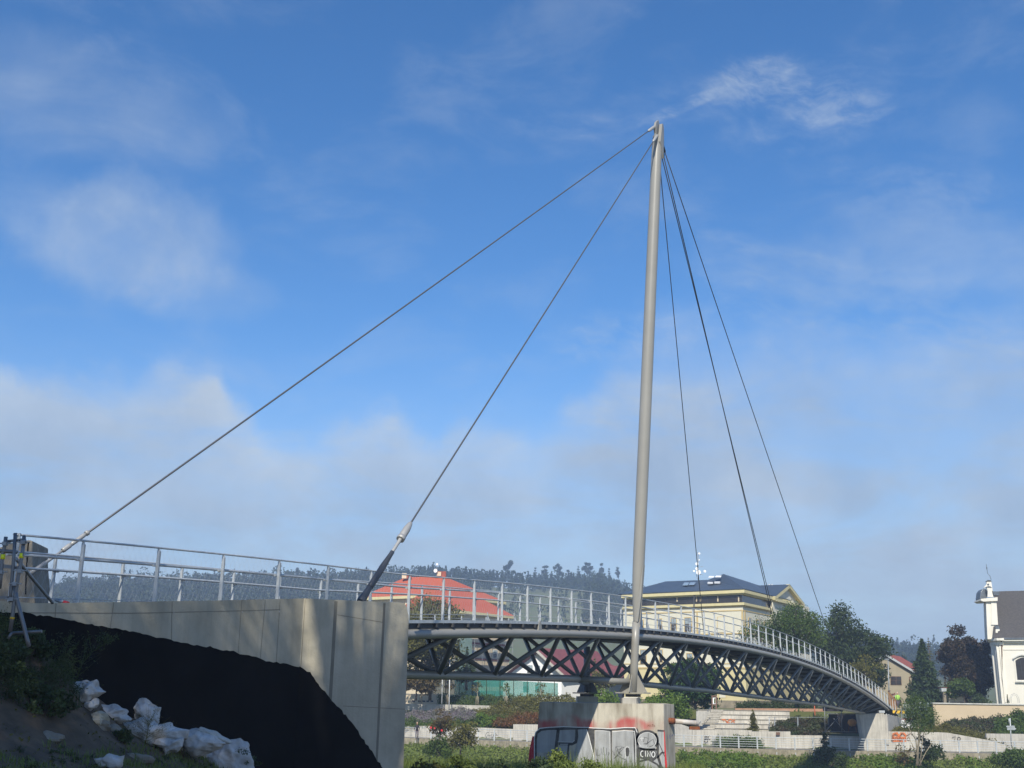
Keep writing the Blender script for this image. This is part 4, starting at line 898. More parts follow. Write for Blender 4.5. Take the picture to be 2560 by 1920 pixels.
mb = MB(); mb.box(at(2082, 1773, 116.5), (1.6, 1.6, .4)); link('tool_box', mb, 'dark_cloth', sc_)
wallpoly('tarpaulin', 'black tarpaulin hanging behind the scaffold tower', [(2072, 1785), (2150, 1785), (2156, 1834), (2074, 1832)], 118.6, 'dark_cloth', .08, 'tarpaulin')
cm = thing('concrete_mixer', at(2132, 1815, 117.5), 'small orange machine half hidden in the scaffold tower', 'machine')
mb = MB(); c_ = at(2130, 1808, 117); mb.tube([c_-V3(.35, 0, .1), c_-V3(.2, 0, 0), c_+V3(.2, 0, .1), c_+V3(.4, 0, .2)], [.2, .36, .36, .16], 12); link('drum', mb, 'wood_orange', cm); link('leg', MB().bar(c_-V3(.3, 0, 0), c_-V3(.4, 0, .9), .06), 'rust', cm); link('leg', MB().bar(c_+V3(.3, 0, 0), c_-V3(-.4, 0, .9), .06), 'rust', cm)
fp = thing('mesh_fence', at(1994, 1835, 119), 'thin wire fence with a grey post above the bluish wall', 'fence')
mb = MB()
for x in (1994, 2071): mb.bar(at(x, 1794, 119), at(x+1.4, 1835, 119), .12)
link('post', mb, 'galvanised_dull', fp); mb = MB(); mb.tube([at(1920, 1793, 119), at(2160, 1794, 119)], .02, 5); link('top_wire', mb, 'galvanised_dull', fp)
tag(link('fence_gate', MB().tube([at(1923, 1832, 120), at(1923, 1793, 120), at(1937, 1793, 120), at(1937, 1832, 120)], .045, 6), 'galvanised_dull'), 'small tube gate frame at the right end of the seating terraces', 'gate')

# ------------------------------------------------------------------ yellow building
YB = thing('public_building', at(1866, 1764, 145), 'large pale yellow building with a dark glass attic and slate blue hip roof', 'building')
CY = at(1866, 1740, 145.0); DL = V3(-math.sin(math.radians(53)), math.cos(math.radians(53)), 0); DR = V3(math.sin(math.radians(31)), math.cos(math.radians(31)), 0)
NL = np.cross(DL, Z); NL = NL if NL[1] < 0 else -NL; NR = np.cross(DR, Z); NR = NR if NR[1] < 0 else -NR
zy = lambda y: at(1866, y, 145.0)[2]
c2d = V3(CY[0], CY[1], 0); LL, LR = 18.0, 30.0
def face(a, b, z0, z1, out, nrm, m, name, parent, th_=.3):
    mb = MB(); A, Bb = a+nrm*out, b+nrm*out; mb.prism([A+Z*z0, Bb+Z*z0, Bb+Z*z1, A+Z*z1], -nrm*(th_+out)); return link(name, mb, m, parent)
def ring(z0, z1, out, m, name, th_=.3, lr=None):
    lr = lr or LR; mb = MB(); k = out
    a, b, c = c2d+DL*LL, c2d, c2d+DR*lr; A, Bb, Cc = a+NL*k, b+(NL+NR)*k, c+NR*k; Ai, Bi, Ci = a-NL*th_, b-(NL+NR)*th_, c-NR*th_
    pts = [A, Bb, Cc, Ci, Bi, Ai]; mb.prism([p+Z*z0 for p in pts], Z*(z1-z0)); return link(name, mb, m, YB)
zt_ = zy(1512); ring(zy(1672), zt_, 0, 'yellow_wall', 'upper_wall', 6); ring(zy(1752), zy(1672), .02, 'yellow_base', 'base_wall', 6); ring(zy(1775), zy(1752), .12, 'stone_plinth', 'plinth', 6)
ring(zy(1507), zy(1486.5), -.08, 'attic_glass', 'attic_glazing', 5, lr=18.5)
ring(zy(1513), zy(1506.5), .35, 'cornice_yellow', 'cornice', .5); ring(zy(1516), zy(1513), .18, 'trim_ochre', 'cornice_under_band', .3)  # second ring: narrow ochre trim moulding beneath the cornice
ring(zy(1483), zy(1475.5), .55, 'cornice_yellow', 'eaves_cornice', .5, 19.5); ring(zy(1486.5), zy(1483), .3, 'cornice_yellow', 'eaves_moulding', .5, 19.5); ring(zy(1475.5), zy(1472.5), .35, 'galvanised_dull', 'snow_guard', .2, 19.5)
ring(zy(1527), zy(1524.5), .06, 'trim_ochre', 'string_course', .2); ring(zy(1585), zy(1582), .10, 'trim_ochre', 'string_course', .2); ring(zy(1672), zy(1668), .1, 'trim_ochre', 'string_course', .2); ring(zy(1660), zy(1658), .06, 'trim_ochre', 'string_course', .2)
hL = lambda x, y, o=0: hit(x, y, c2d+NL*o, NL); hR = lambda x, y, o=0: hit(x, y, c2d+NR*o, NR)
def quad(hh, x0, y0, x1, y1, o, nrm, t_, m, name, parent):
    """a rectangle on a facade: width from the photo columns, height from the rows at its left edge, kept level"""
    a = hh(x0, y0, o); b = hh(x1, y1, o); ya_ = hh(x0, y1, o); mb = MB()
    b2 = V3(b[0], b[1], a[2]); c3 = V3(b[0], b[1], ya_[2]); mb.prism([a, b2, c3, ya_], -nrm*t_); return link(name, mb, m, parent)
def window(hh, nrm, x0, y0, x1, y1, trim='trim_ochre', frame='frame_brown', pane='pane', tw=1.6, parent=None, split=True):
    w_ = quad(hh, x0-tw, y0-tw*1.2, x1+tw, y1+tw*.6, .05, nrm, .05, trim, 'window', parent)
    quad(hh, x0, y0, x1, y1, .07, nrm, .03, frame, 'frame', w_)
    xm = (x0+x1)/2
    for xa, xb in ((x0+.5, xm-.3), (xm+.3, x1-.5)) if split else ((x0+.5, x1-.5),): 
        yq = y0+(y1-y0)*.45; quad(hh, xa, y0+.5, xb, yq-.4, .085, nrm, .02, 'pane_light' if pane == 'pane' else pane, 'pane', w_); quad(hh, xa, yq+.2, xb, y1-.5, .085, nrm, .02, pane, 'pane', w_)
    return w_
for x0, x1, y0, y1 in ((1600, 1608, 1551, 1580), (1645, 1654, 1548, 1579), (1678, 1690.5, 1546, 1579), (1712, 1728.5, 1545, 1579), (1601, 1615, 1625, 1660), (1649, 1656, 1625, 1655), (1717, 1731, 1634, 1657)): window(hL, NL, x0, y0, x1, y1, parent=YB)
for x0, x1, y0, y1 in ((1794, 1810, 1543, 1581), (1798, 1814, 1732, 1744)): quad(hL, x0-1.5, y0-1.5, x1+1.5, y1+1, .04, NL, .04, 'trim_ochre', 'blind_panel', YB); quad(hL, x0, y0, x1, y1, .06, NL, .04, 'yellow_wall', 'blind_panel', YB)
for x0, x1, y0, y1 in ((1873, 1879, 1545, 1582), (1893, 1899, 1550, 1583), (1912, 1919, 1556, 1584), (1985, 1992, 1600, 1625), (2012, 2019, 1604, 1628), (2038, 2044, 1608, 1630)): window(hR, NR, x0, y0, x1, y1, parent=YB)
quad(hL, 1853.5, 1526, 1862.5, 1660, .07, NL, .07, 'trim_ochre', 'corner_quoins', YB); quad(hL, 1741, 1532, 1748, 1662, .05, NL, .05, 'trim_ochre', 'corner_quoins', YB); quad(hR, 1864, 1526, 1867.5, 1660, .07, NR, .07, 'trim_ochre', 'corner_quoins', YB)
for x in (1612, 1640, 1664, 1690, 1717, 1742, 1768, 1802, 1838): quad(hL, x, 1490, x+.8, 1507, -.05, NL, .03, 'deck_dark', 'attic_mullion', YB)
for x in (1691, 1740, 1750, 1793, 1845): quad(hL, x, 1491, x+3.2, 1504, -.06, NL, .02, 'cream', 'attic_curtain', YB)
mb = MB(); mb.tube([hL(1735, 1483, .4), hL(1735, 1530, .4), hL(1737, 1600, .3)], .09, 6); link('downpipe', mb, 'deck_dark', YB)
# roof
ez = zy(1473); AP_ = at(1809, 1435, 0+155.0)
e0 = c2d+(NL+NR)*.55+Z*ez; eL = c2d+DL*(LL+.6)+NL*.55+Z*ez; eR = c2d+DR*19.5+NR*.55+Z*ez
rs_ = at(1770, 1449.5, 157.2); rl_ = at(1664, 1453.5, 165.0); rR = at(1912, 1468, 167.0)
bk = eL+DR*17; bk2 = eR+DL*14
mb = MB(); mb.add([e0, eL, rl_, rs_, AP_, eR, rR, bk, bk2], [(0, 1, 2), (0, 2, 3), (0, 3, 4), (0, 4, 6), (0, 6, 5), (1, 7, 2), (7, 8, 3, 2), (8, 4, 3), (8, 5, 6), (8, 6, 4)]); link('roof', mb, 'slate_blue', YB)
for i, (x0, x1, y0, y1, mm_) in enumerate(((1706, 1719, 1456, 1463, 'pane_light'), (1721.5, 1735, 1455.5, 1462, 'pane_light'), (1770, 1783, 1453.5, 1460, 'pane_light'), (1787, 1801, 1452.5, 1459, 'pane_light'))):
    pn = np.cross(eL-e0, rs_-e0); pn /= np.linalg.norm(pn); pn = pn if pn[1] < 0 else -pn
    hq = lambda x, y, o=.06: hit(x, y, e0+pn*o, pn)
    mb = MB(); sk = -4 if True else 0; mb.prism([hq(x0+4.5, y0), hq(x1+4.5, y0), hq(x1, y1), hq(x0, y1)], -pn*.05); rw = link('roof_window', mb, mm_ if i < 2 else 'deck_dark', YB)
    if i > 1:
        mb = MB(); up_ = pn*.45+Z*.25
        mb.prism([hq(x0+4.5, y0)+up_, hq(x1+4.5, y0)+up_, hq(x1+2, y0+2.5)+up_*.9, hq(x0+2, y0+2.5)+up_*.9], pn*.05); mb.prism([hq(x0+.5, y1-1.5), hq(x1, y1-1.5), hq(x1-1, y1), hq(x0-1, y1)], pn*.2); link('open_sash', mb, 'white_paint', rw)
# pediment wing
gR0, gR1 = hR(1931, 1496, .4), hR(2003, 1512, .4); zg = (gR0[2]+gR1[2])/2; ga = hR(1967, 1466.5, .4); gA, gB = V3(gR0[0], gR0[1], zg), V3(gR1[0], gR1[1], zg); gm = (gA+gB)/2; ga = V3(gm[0], gm[1], ga[2])
mb = MB(); mb.prism([gA, gB, ga], -NR*.3); link('pediment', mb, 'yellow_wall', YB)
mb = MB()
for p, q in ((gA, ga), (ga, gB)): mb.bar(p+NR*.25-(q-p)*.04, q+NR*.25+(q-p)*.02, .5, .42)
mb.bar(gA+NR*.25-Z*.25, gB+NR*.25-Z*.25, .5, .35); link('pediment_moulding', mb, 'cornice_yellow', YB)
mb = MB(); ov = NR*.5; mb.add([gA+ov+Z*.25, ga+ov+Z*.3, ga-NR*9+Z*.3, gA-NR*9+Z*.25, gB+ov+Z*.25, gB-NR*9+Z*.25], [(0, 1, 2, 3), (1, 4, 5, 2)]); link('wing_roof', mb, 'slate_blue', YB)
face(V3(gA[0], gA[1], 0), V3(gB[0], gB[1], 0)+DR*4, zy(1600), zg, .0, NR, 'yellow_wall', 'wing_wall', YB)
# rooftop mast with dishes
am = thing('antenna_mast', at(1746, 1450, 159), 'slim roof mast carrying white round dishes on the blue roof', 'antenna')
Ya = 159; mb = MB(); mb.tube([at(1745.5, 1450, Ya), at(1745, 1380, Ya)], .06, 6); mb.bar(at(1751, 1417, Ya), at(1758, 1417, Ya), .06); mb.bar(at(1748, 1436, Ya), at(1757, 1437, Ya), .06); mb.bar(at(1743, 1448, Ya), at(1741, 1436, Ya), .06); link('pole', mb, 'galvanised_dull', am)
for x, y, r_ in ((1742, 1410, .22), (1742, 1422, .22), (1746, 1431, .34), (1735, 1428, .15), (1762, 1428.5, .19), (1748, 1384, .15), (1748, 1400, .1)):
    mb = MB(); mb.disc(at(x, y, Ya-.3), V3(-.1, -1, .05), r_, .12); link('dish', mb, 'white_paint', am)
av = thing('roof_vents', at(1926, 1468, 168), 'pair of small chrome roof vents by the pediment', 'vents'); mb = MB()
for x in (1923, 1930): mb.tube([at(x, 1471, 168), at(x, 1463, 168)], .12, 8); mb.tube([at(x, 1464, 168), at(x, 1462, 168), at(x, 1460, 168)], [.15, .22, .08], 8)
link('cowl', mb, 'galvanised', av)

# ------------------------------------------------------------------ red roofed building on the left
RBd = thing('town_building', at(1105, 1700, 185), 'big cream building with a bright red hip roof, wrapped in scaffold', 'building')
CR = at(1106, 1690, 185.0); cr2 = V3(CR[0], CR[1], 0); A1 = V3(-math.sin(math.radians(58)), math.cos(math.radians(58)), 0); A2 = V3(math.sin(math.radians(35)), math.cos(math.radians(35)), 0)
N1 = np.cross(A1, Z); N1 = N1 if N1[1] < 0 else -N1; N2 = np.cross(A2, Z); N2 = N2 if N2[1] < 0 else -N2
zr = lambda y: at(1106, y, 185.0)[2]; l1, l2 = 17.0, 16.0
mb = MB(); pts = [cr2+A1*l1, cr2, cr2+A2*l2, cr2+A2*l2+A1*l1]; mb.prism([p+Z*(-3) for p in pts], Z*(zr(1494)+3)); link('main_wall', mb, 'cream', RBd)
mb = MB(); k = .7; pe_ = [cr2+A1*(l1+k)+N1*k, cr2+(N1+N2)*k, cr2+A2*(l2+k)+N2*k, cr2+A2*(l2+k)+A1*(l1+k)]; mb.prism([p+Z*zr(1493.5) for p in pe_], Z*.45); link('eaves', mb, 'cornice_yellow', RBd)
ee = [p+Z*(zr(1493.5)+.45) for p in pe_]; r1 = at(1110, 1441, 193.5); r2 = at(1015, 1443, 198.0)
mb = MB(); mb.add(ee+[r1, r2], [(0, 1, 4), (0, 4, 5), (1, 2, 4), (2, 3, 5), (2, 5, 4), (3, 0, 5)]); link('roof', mb, 'red_roof', RBd)
# lower wing running right
w0 = at(1148, 1700, 178.0); w0[2] = 0; wl_ = 13.5; zw_ = lambda y: at(1148, y, 178.0)[2]
pts = [w0, w0+A2*wl_, w0+A2*wl_+A1*12, w0+A1*12]
mb = MB(); mb.prism([p+Z*(-3) for p in pts], Z*(zw_(1534)+3)); link('wing_wall', mb, 'cream', RBd)
mb = MB(); pe_ = [w0+N1*k+N2*k, w0+A2*(wl_+k)+N2*k, w0+A2*(wl_+k)+A1*12.5, w0+A1*12.5+N1*k]; mb.prism([p+Z*zw_(1534) for p in pe_], Z*.4); link('wing_eaves', mb, 'cornice_yellow', RBd)
ee = [p+Z*(zw_(1534)+.4) for p in pe_]; ra = ee[0]+(ee[3]-ee[0])*.5+Z*4.1; rb = ee[1]+(ee[2]-ee[1])*.5-A2*4.5+Z*4.1
mb = MB(); mb.add(ee+[ra, rb], [(0, 1, 5, 4), (1, 2, 5), (2, 3, 4, 5), (3, 0, 4)]); link('wing_roof', mb, 'red_roof', RBd)
hW = lambda x, y, o=0: hit(x, y, w0+N2*o, N2)
for yb_ in (1556, 1606, 1644): 
    a_, b_ = w0+N2*.05+Z*zw_(yb_), w0+N2*.05+A2*wl_+Z*zw_(yb_); mb = MB(); mb.bar(a_, b_, .12, .35); link('string_band', mb, 'maroon', RBd)
for i, x in enumerate((1168, 1190, 1212, 1234)): window(hW, N2, x, 1548+i*3, x+7, 1560+i*3, trim='cream', frame='frame_white', tw=.8, parent=RBd)
for x in (1180, 1233): window(hW, N2, x, 1625, x+9, 1645, trim='frame_white', frame='frame_white', tw=.8, parent=RBd)
sfd = thing('facade_scaffold', w0+N2*1.2+Z*(-2), 'light scaffold standing against the cream wing of the red roofed building', 'scaffold')
mb = MB()
for i in range(7): p = w0+N2*1.3+A2*(i*2.1); mb.tube([p-Z*2, p+Z*zw_(1556)], .04, 5)
link('standards', mb, 'scaffold_steel', sfd); mb = MB()
for j in range(6): z_ = -1+2.0*j; mb.bar(w0+N2*1.3+Z*z_, w0+N2*1.3+A2*12.6+Z*z_, .06); mb.bar(w0+N2*.9+Z*(z_-.1), w0+N2*.9+A2*12.6+Z*(z_-.1), .7, .05)
link('ledgers', mb, 'scaffold_steel', sfd)
mb = MB(); mb.box((0, 0, 0), (.01, .01, .01)); 
nets = MB(); p0 = w0+N2*1.4-A2*3; nets.prism([p0-Z*3, p0+A2*4.2-Z*3, p0+A2*4.2+Z*zw_(1560), p0+Z*zw_(1560)], N2*.03); link('safety_net', nets, mat('pale_net', (.28, .40, .34), rough=.9, alpha=.6), sfd)
ch = thing('chimney', at(1098, 1442, 194), 'wide brick chimney block with vents on the red roof ridge', 'chimney'); mb = MB(); mb.box(at(1104, 1437, 194), (1.6, 1.0, 1.1)); link('stack', mb, 'brick_roof', ch, bevel=.03)
mb = MB(); mb.box(at(1097, 1435, 193.2), (.8, .4, .7)); link('unit', mb, 'cream', ch)
c2_ = thing('chimney', at(1012, 1442, 196), 'small pale chimney at the left end of the red roof ridge', 'chimney'); mb = MB(); mb.box(at(1011, 1440, 196), (.8, .8, .9)); link('stack', mb, 'cream', c2_); mb = MB(); mb.box(at(1022, 1443, 196), (.9, .6, .5)); link('stack', mb, 'brick_roof', c2_)
ds = thing('antenna_mast', at(1093, 1436, 193), 'short rod with two white dishes above the red roof', 'antenna'); mb = MB(); mb.tube([at(1092, 1440, 193), at(1092.5, 1408, 193)], .05, 6); link('pole', mb, 'galvanised_dull', ds)
for x, y, r_ in ((1089, 1427, .33), (1093, 1411, .2)): mb = MB(); mb.disc(at(x, y, 192.7), V3(-.2, -1, .1), r_, .1); link('dish', mb, 'white_paint', ds)

# ------------------------------------------------------------------ white gable house and maroon roofs
WH = thing('house', at(1335, 1750, 165), 'white gabled house with small dark windows seen through the truss', 'house')
g0, g1, gap_ = at(1258, 1686, 165), at(1404, 1682, 165), at(1338, 1627, 165); hb = -3.0
rdx = V3(math.sin(math.radians(48)), math.cos(math.radians(48)), 0)*13
mb = MB(); mb.prism([V3(g0[0], 165, hb), g0, gap_, V3(g1[0], 165, g0[2]), V3(g1[0], 165, hb)], rdx); link('wall', mb, 'white_paint', WH)
ovr = V3(0, -1.0, 0)
mb = MB()
for e in (g0, V3(g1[0], 165, g0[2])):
    dn = (e-gap_)*.10; a_ = gap_+Z*.12+ovr; b_ = e+dn+Z*.12+ovr; mb.prism([a_, b_, b_+Z*.28, a_+Z*.28], rdx-ovr)
link('roof', mb, 'maroon_roof', WH)
mb = MB()
for e in (g0, V3(g1[0], 165, g0[2])): dn = (e-gap_)*.10; mb.bar(gap_+ovr+Z*.1+V3(0, -.05, 0), e+dn+ovr+Z*.1+V3(0, -.05, 0), .1, .35)
link('bargeboard', mb, 'concrete_pale', WH)
nW = V3(0, -1, 0); hWh = lambda x, y, o=0: at(x, y, 165-o)
for x0, x1, y0, y1 in ((1318, 1331, 1663, 1682), (1337, 1350, 1664, 1684), (1308, 1322, 1704, 1730), (1338, 1352, 1708, 1728)): window(hWh, nW, x0, y0, x1, y1, trim='white_paint', frame='deck_dark', tw=.6, parent=WH)
MH = thing('house', at(1470, 1740, 172), 'low house under wide maroon sheet roofs behind the white gabled house', 'house')
mb = MB(); mb.prism([at(1395, 1672, 176), at(1590, 1672, 176), at(1590, 1760, 176), at(1395, 1760, 176)], V3(0, 8, 0)); link('wall', mb, 'frame_brown', MH)
mb = MB(); mb.prism([at(1398, 1640, 182), at(1500, 1652, 182), at(1600, 1695, 174), at(1412, 1678, 174)], Z*.2); link('roof', mb, 'maroon_roof', MH)
mb = MB(); mb.prism([at(1500, 1668, 172), at(1588, 1668, 172), at(1600, 1722, 168), at(1515, 1698, 168)], Z*.2); link('roof', mb, 'maroon_roof', MH)

# ------------------------------------------------------------------ fences, hedges, lamps at the left
gf = thing('green_fence', at(1250, 1738, 150), 'tall green netting fence on thin posts behind the ivy hedge', 'fence')
mb = MB(); mb.prism([at(1075, 1690, 150), at(1395, 1708, 150), at(1395, 1742, 150), at(1075, 1740, 150)], V3(0, .03, 0)); link('netting', mb, 'green_net', gf)
mb = MB()
for x in range(1080, 1400, 34): mb.tube([at(x, 1742, 149.9), at(x, 1685+(x-1080)*.06, 149.9)], .05, 6)
link('posts', mb, 'leaf_dark', gf)
fw = thing('boundary_wall', at(1050, 1760, 147), 'cream plastered wall with low basement slots, left of the ivy hedge', 'wall')
mb = MB(); mb.prism([at(960, 1733, 147), at(1150, 1737, 147), at(1150, 1764, 147), at(960, 1762, 147)], V3(0, .4, 0)); link('wall', mb, 'cream', fw)
for x in (1030, 1045, 1056, 1066, 1076): mb = MB(); mb.prism([at(x, 1751, 146.98), at(x+7, 1751.3, 146.98), at(x+7, 1755.3, 146.98), at(x, 1755, 146.98)], V3(0, .05, 0)); link('slot', mb, 'deck_dark', fw)
wallpoly('retaining_wall', 'long pale low wall above the lavender slope on the left', [(940, 1758), (1100, 1761), (1300, 1766), (1300, 1780), (940, 1774)], 141, 'concrete_pale')
hedge_i = mass('ivy_hedge', 'clipped ivy hedge in front of the green netting', [1096, 1120, 1180, 1340], [1738, 1738, 1739, 1742], [1761, 1763, 1765, 1768], 143.6, 145, 9000, 'leaf_green', .22, 3)
for i, (x, y0, y1, lab) in enumerate(((1106, 1640, 1759, 'pale lamp pole standing nearer the abutment, left of its twin'), (1124, 1650, 1775, 'pale lamp pole with a foot on the low wall, right of its twin'))):
    t_ = thing('lamp_post', at(x, y1, 139), lab, 'lamp post', 'pale lamp posts behind the path'); mb = MB(); mb.tube([at(x-.8 if 0 else x-1.5, y1, 139), at(x+1, y0, 139)], [.07, .05], 8); link('pole', mb, 'white_paint', t_)
    mb = MB(); mb.box(at(x+6, y0, 139), (.7, .25, .1)); link('lamp_head', mb, 'galvanised_dull', t_)
# young trees tied to stakes
yt = [(1052, 1759, 1700, 34, 'leaf_olive'), (1118, 1762, 1690, 40, 'leaf_brown'), (1193, 1765, 1697, 34, 'leaf_olive'), (1265, 1764, 1699, 34, 'leaf_green'), (1352, 1768, 1703, 34, 'leaf_olive')]
labs = ['young staked tree nearest the abutment, thin crown', 'young staked tree with a brownish crown beside the lamp posts', 'young staked tree with an olive crown in front of the green netting', 'young staked tree with a small round crown left of the white house', 'young staked tree in front of the white house']
for i, (x, by, ty, w_, lm) in enumerate(yt):
    t_ = tree('young_tree', labs[i], x, by, 142, ty, w_, lm, bark='pale_bark', lumps=9, per=70, leaf=.2, trunk=.42, tr_r=.05, seed=20+i, group='young trees staked along the upper wall', gap=.3)
    mb = MB()
    for dx in (-4, 4, 0): mb.tube([at(x+dx, by+1, 141.7), at(x+dx*.6, by-24, 141.7)], .035, 5)
    link('stakes', mb, 'pale_bark', t_)

# ------------------------------------------------------------------ beige house, kiosk, wall, church on the right
HB = thing('house', at(2215, 1780, 160), 'beige two storey house with a red tiled gable roof behind the bridge end', 'house')
HY = 160.0; ap = at(2212, 1640, HY); eR_ = at(2277, 1679, HY); eL_ = at(2135, 1684, HY); eL_[2] = eR_[2]; 
dR = V3(math.sin(math.radians(30)), math.cos(math.radians(30)), 0)*11
mb = MB(); mb.prism([V3(eL_[0], HY, -4), eL_, ap, eR_, V3(eR_[0], HY, -4)], dR); link('wall', mb, 'house_beige', HB)
mb = MB()
for e in (eL_, eR_):
    dn = (e-ap)*.12; a_ = ap+Z*.1-V3(0, .4, 0); b_ = e+dn+Z*.1-V3(0, .4, 0); mb.prism([a_, b_, b_+Z*.2, a_+Z*.2], dR+V3(0, .4, 0))
link('roof', mb, 'brick_roof', HB)
mb = MB()
for e in (eL_, eR_): dn = (e-ap)*.12; mb.bar(ap-V3(0, .45, 0)+Z*.15, e+dn-V3(0, .45, 0)+Z*.15, .08, .28)
link('bargeboard', mb, 'galvanised', HB)
hH = lambda x, y, o=0: at(x, y, HY-o)
for x0, x1, y0, y1 in ((2174, 2201, 1692, 1713), (2227, 2254, 1691, 1712), (2234, 2254, 1743, 1764), (2160, 2176, 1640, 1655)): window(hH, nW, x0, y0, x1, y1, trim='frame_brown', frame='frame_brown', tw=.5, pane='attic_glass', parent=HB)
mb = MB(); mb.tube([at(2284, 1678, HY+.3), at(2283, 1686, HY), at(2274, 1693, HY-.1), at(2276, 1745, HY-.1)], .07, 6); link('downpipe', mb, 'frame_brown', HB)
lp = thing('lamp_post', at(2222, 1740, 140), 'grey lamp post in front of the beige house with a red flower basket', 'lamp post'); mb = MB(); mb.tube([at(2224, 1775, 140), at(2220, 1648, 140)], [.1, .06], 8); link('pole', mb, 'galvanised_dull', lp); mb = MB(); mb.box(at(2217, 1648, 140), (.5, .3, .12)); link('lamp_head', mb, 'galvanised_dull', lp)
tree('flower_basket', 'round basket of dark red flowers hanging on the lamp post by the house', 2228, 1737, 139, 1722, 20, 'leaf_rust', lumps=6, per=200, leaf=.12, shape='dome', seed=44, cat='flowers').children[0].data.materials[0] = leafm('leaf_redflower', (.26, .05, .05), (.12, .05, .03))
KS = thing('kiosk', at(2375, 1745, 146), 'small pale kiosk with a red edged roof above the beige wall', 'kiosk')
mb = MB(); mb.box(at(2384, 1738, 146), (1.9, 1.4, 1.6)); link('wall', mb, 'cream', KS); mb = MB(); mb.box(at(2374, 1720, 145.8), (2.3, 1.8, .12)); link('roof', mb, 'maroon', KS); mb = MB(); mb.box(at(2358, 1724.5, 145), (.65, .6, .42)); link('sign_box', mb, 'galvanised', KS); mb = MB(); mb.box(at(2361, 1745, 145), (.35, .35, 1.5)); link('brick_post', mb, 'stone_plinth', KS)
BW = thing('boundary_wall', at(2450, 1800, 136), 'plain beige wall with a pale coping below the church', 'wall')
bL, bR = at(2332, 1757, 138), at(2760, 1768, 132); bL[2] = bR[2] = (bL[2]+bR[2])/2
mb = MB(); mb.prism([bL, bR, V3(bR[0], bR[1], -6), V3(bL[0], bL[1], -6)], V3(.05, .5, 0)); link('wall', mb, 'beige_wall', BW)
mb = MB(); mb.prism([bL+V3(-.1, -.12, -.02), bR+V3(0, -.12, -.02), bR+V3(0, -.12, .12), bL+V3(-.1, -.12, .12)], V3(.05, .75, 0)); link('coping', mb, 'wall_cap', BW)

CH = thing('church', at(2560, 1760, 150), 'white baroque church with a steep grey shingle roof at the right edge', 'church')
CYc = 146.0; cc = at(2516, 1700, CYc); cc = V3(cc[0], cc[1], 0); cd = V3(math.cos(math.radians(28)), -math.sin(math.radians(28)), 0); cn = V3(-math.sin(math.radians(28)), -math.cos(math.radians(28)), 0)
zc_ = lambda y: at(2510, y, CYc)[2]
hC = lambda x, y, o=0: hit(x, y, cc+cn*o, cn)
lc = 22.0
mb = MB(); pts = [cc, cc+cd*lc, cc+cd*lc-cn*13, cc-cn*13]; mb.prism([p+Z*(-3) for p in pts], Z*(zc_(1603)+3)); link('nave_wall', mb, 'church_white', CH)
def cring(y0, y1, out, m, name): 
    mb = MB(); A = cc+cn*out; mb.prism([A+Z*zc_(y0), A+cd*lc+Z*zc_(y0), A+cd*lc+Z*zc_(y1), A+Z*zc_(y1)], -cn*(out+.2)); link(name, mb, m, CH)
cring(1603, 1599, .6, 'church_white', 'cornice'); cring(1599, 1595, .72, 'tin', 'gutter'); cring(1608, 1603, .3, 'church_white', 'cornice'); cring(1625, 1622, .07, 'church_white', 'moulding')
mb = MB(); e0_ = cc+cn*.7+Z*zc_(1595); rz_ = at(2490, 1476, CYc+4.2); e1_ = e0_+cd*(lc+1); r0_ = V3(cc[0], cc[1], 0)-cn*6.0-cd*.9; r0_[2] = rz_[2]; r1_ = r0_+cd*(lc+2); e0b = e0_-cd*1.0
b0_ = cc-cn*13-cd*.9+Z*zc_(1595); b1_ = b0_+cd*(lc+2)
mb.add([e0b, e1_, r1_, r0_, b0_, b1_], [(0, 1, 2, 3), (3, 2, 5, 4), (0, 3, 4)]); link('roof', mb, 'church_roof', CH)
# west end: curved corner, pilasters and curved gable
cw = MB(); base_l = at(2484, 1700, CYc+2.2)
corner = [at(x, 1700, y) for x, y in ((2516, CYc), (2509, CYc+.05), (2502, CYc+.25), (2495, CYc+.8), (2490, CYc+1.7), (2486.5, CYc+3.0), (2485, CYc+4.5))]
corner = [V3(p[0], p[1], 0) for p in corner]; inner = V3(cc[0]+1, CYc+5, 0)
cw.prism([p+Z*(-3) for p in corner+[inner]], Z*(zc_(1603)+3)); link('corner_bay', cw, 'church_white', CH)
for y0, y1, k in ((1612, 1602, .25), (1602, 1596, .7)):
    cw = MB(); ctr = V3(cc[0]+.5, CYc+2.8, 0); pp = [ctr+(p-ctr)*(1+k/2.2) for p in corner]; cw.prism([p+Z*zc_(y0) for p in pp+[inner]], Z*(zc_(y1)-zc_(y0))); link('cornice', cw, 'church_white', CH)
for i in (1, 2, 4): p = corner[i]; cw = MB(); d_ = p-ctr; d_ /= np.linalg.norm(d_); cw.box(p+Z*((zc_(1612)-3)/2)+d_*.03, (.28, .14, zc_(1612)+3), (np.cross(d_, Z), d_, Z)); link('pilaster', cw, 'church_white', CH)
mb = MB(); mb.tube([hC(2503, 1602, .4), hC(2504, 1612, .15), hC(2506, 1700, .15), hC(2514, 1758, .15)], .09, 8); link('downpipe', mb, 'frame_brown', CH)
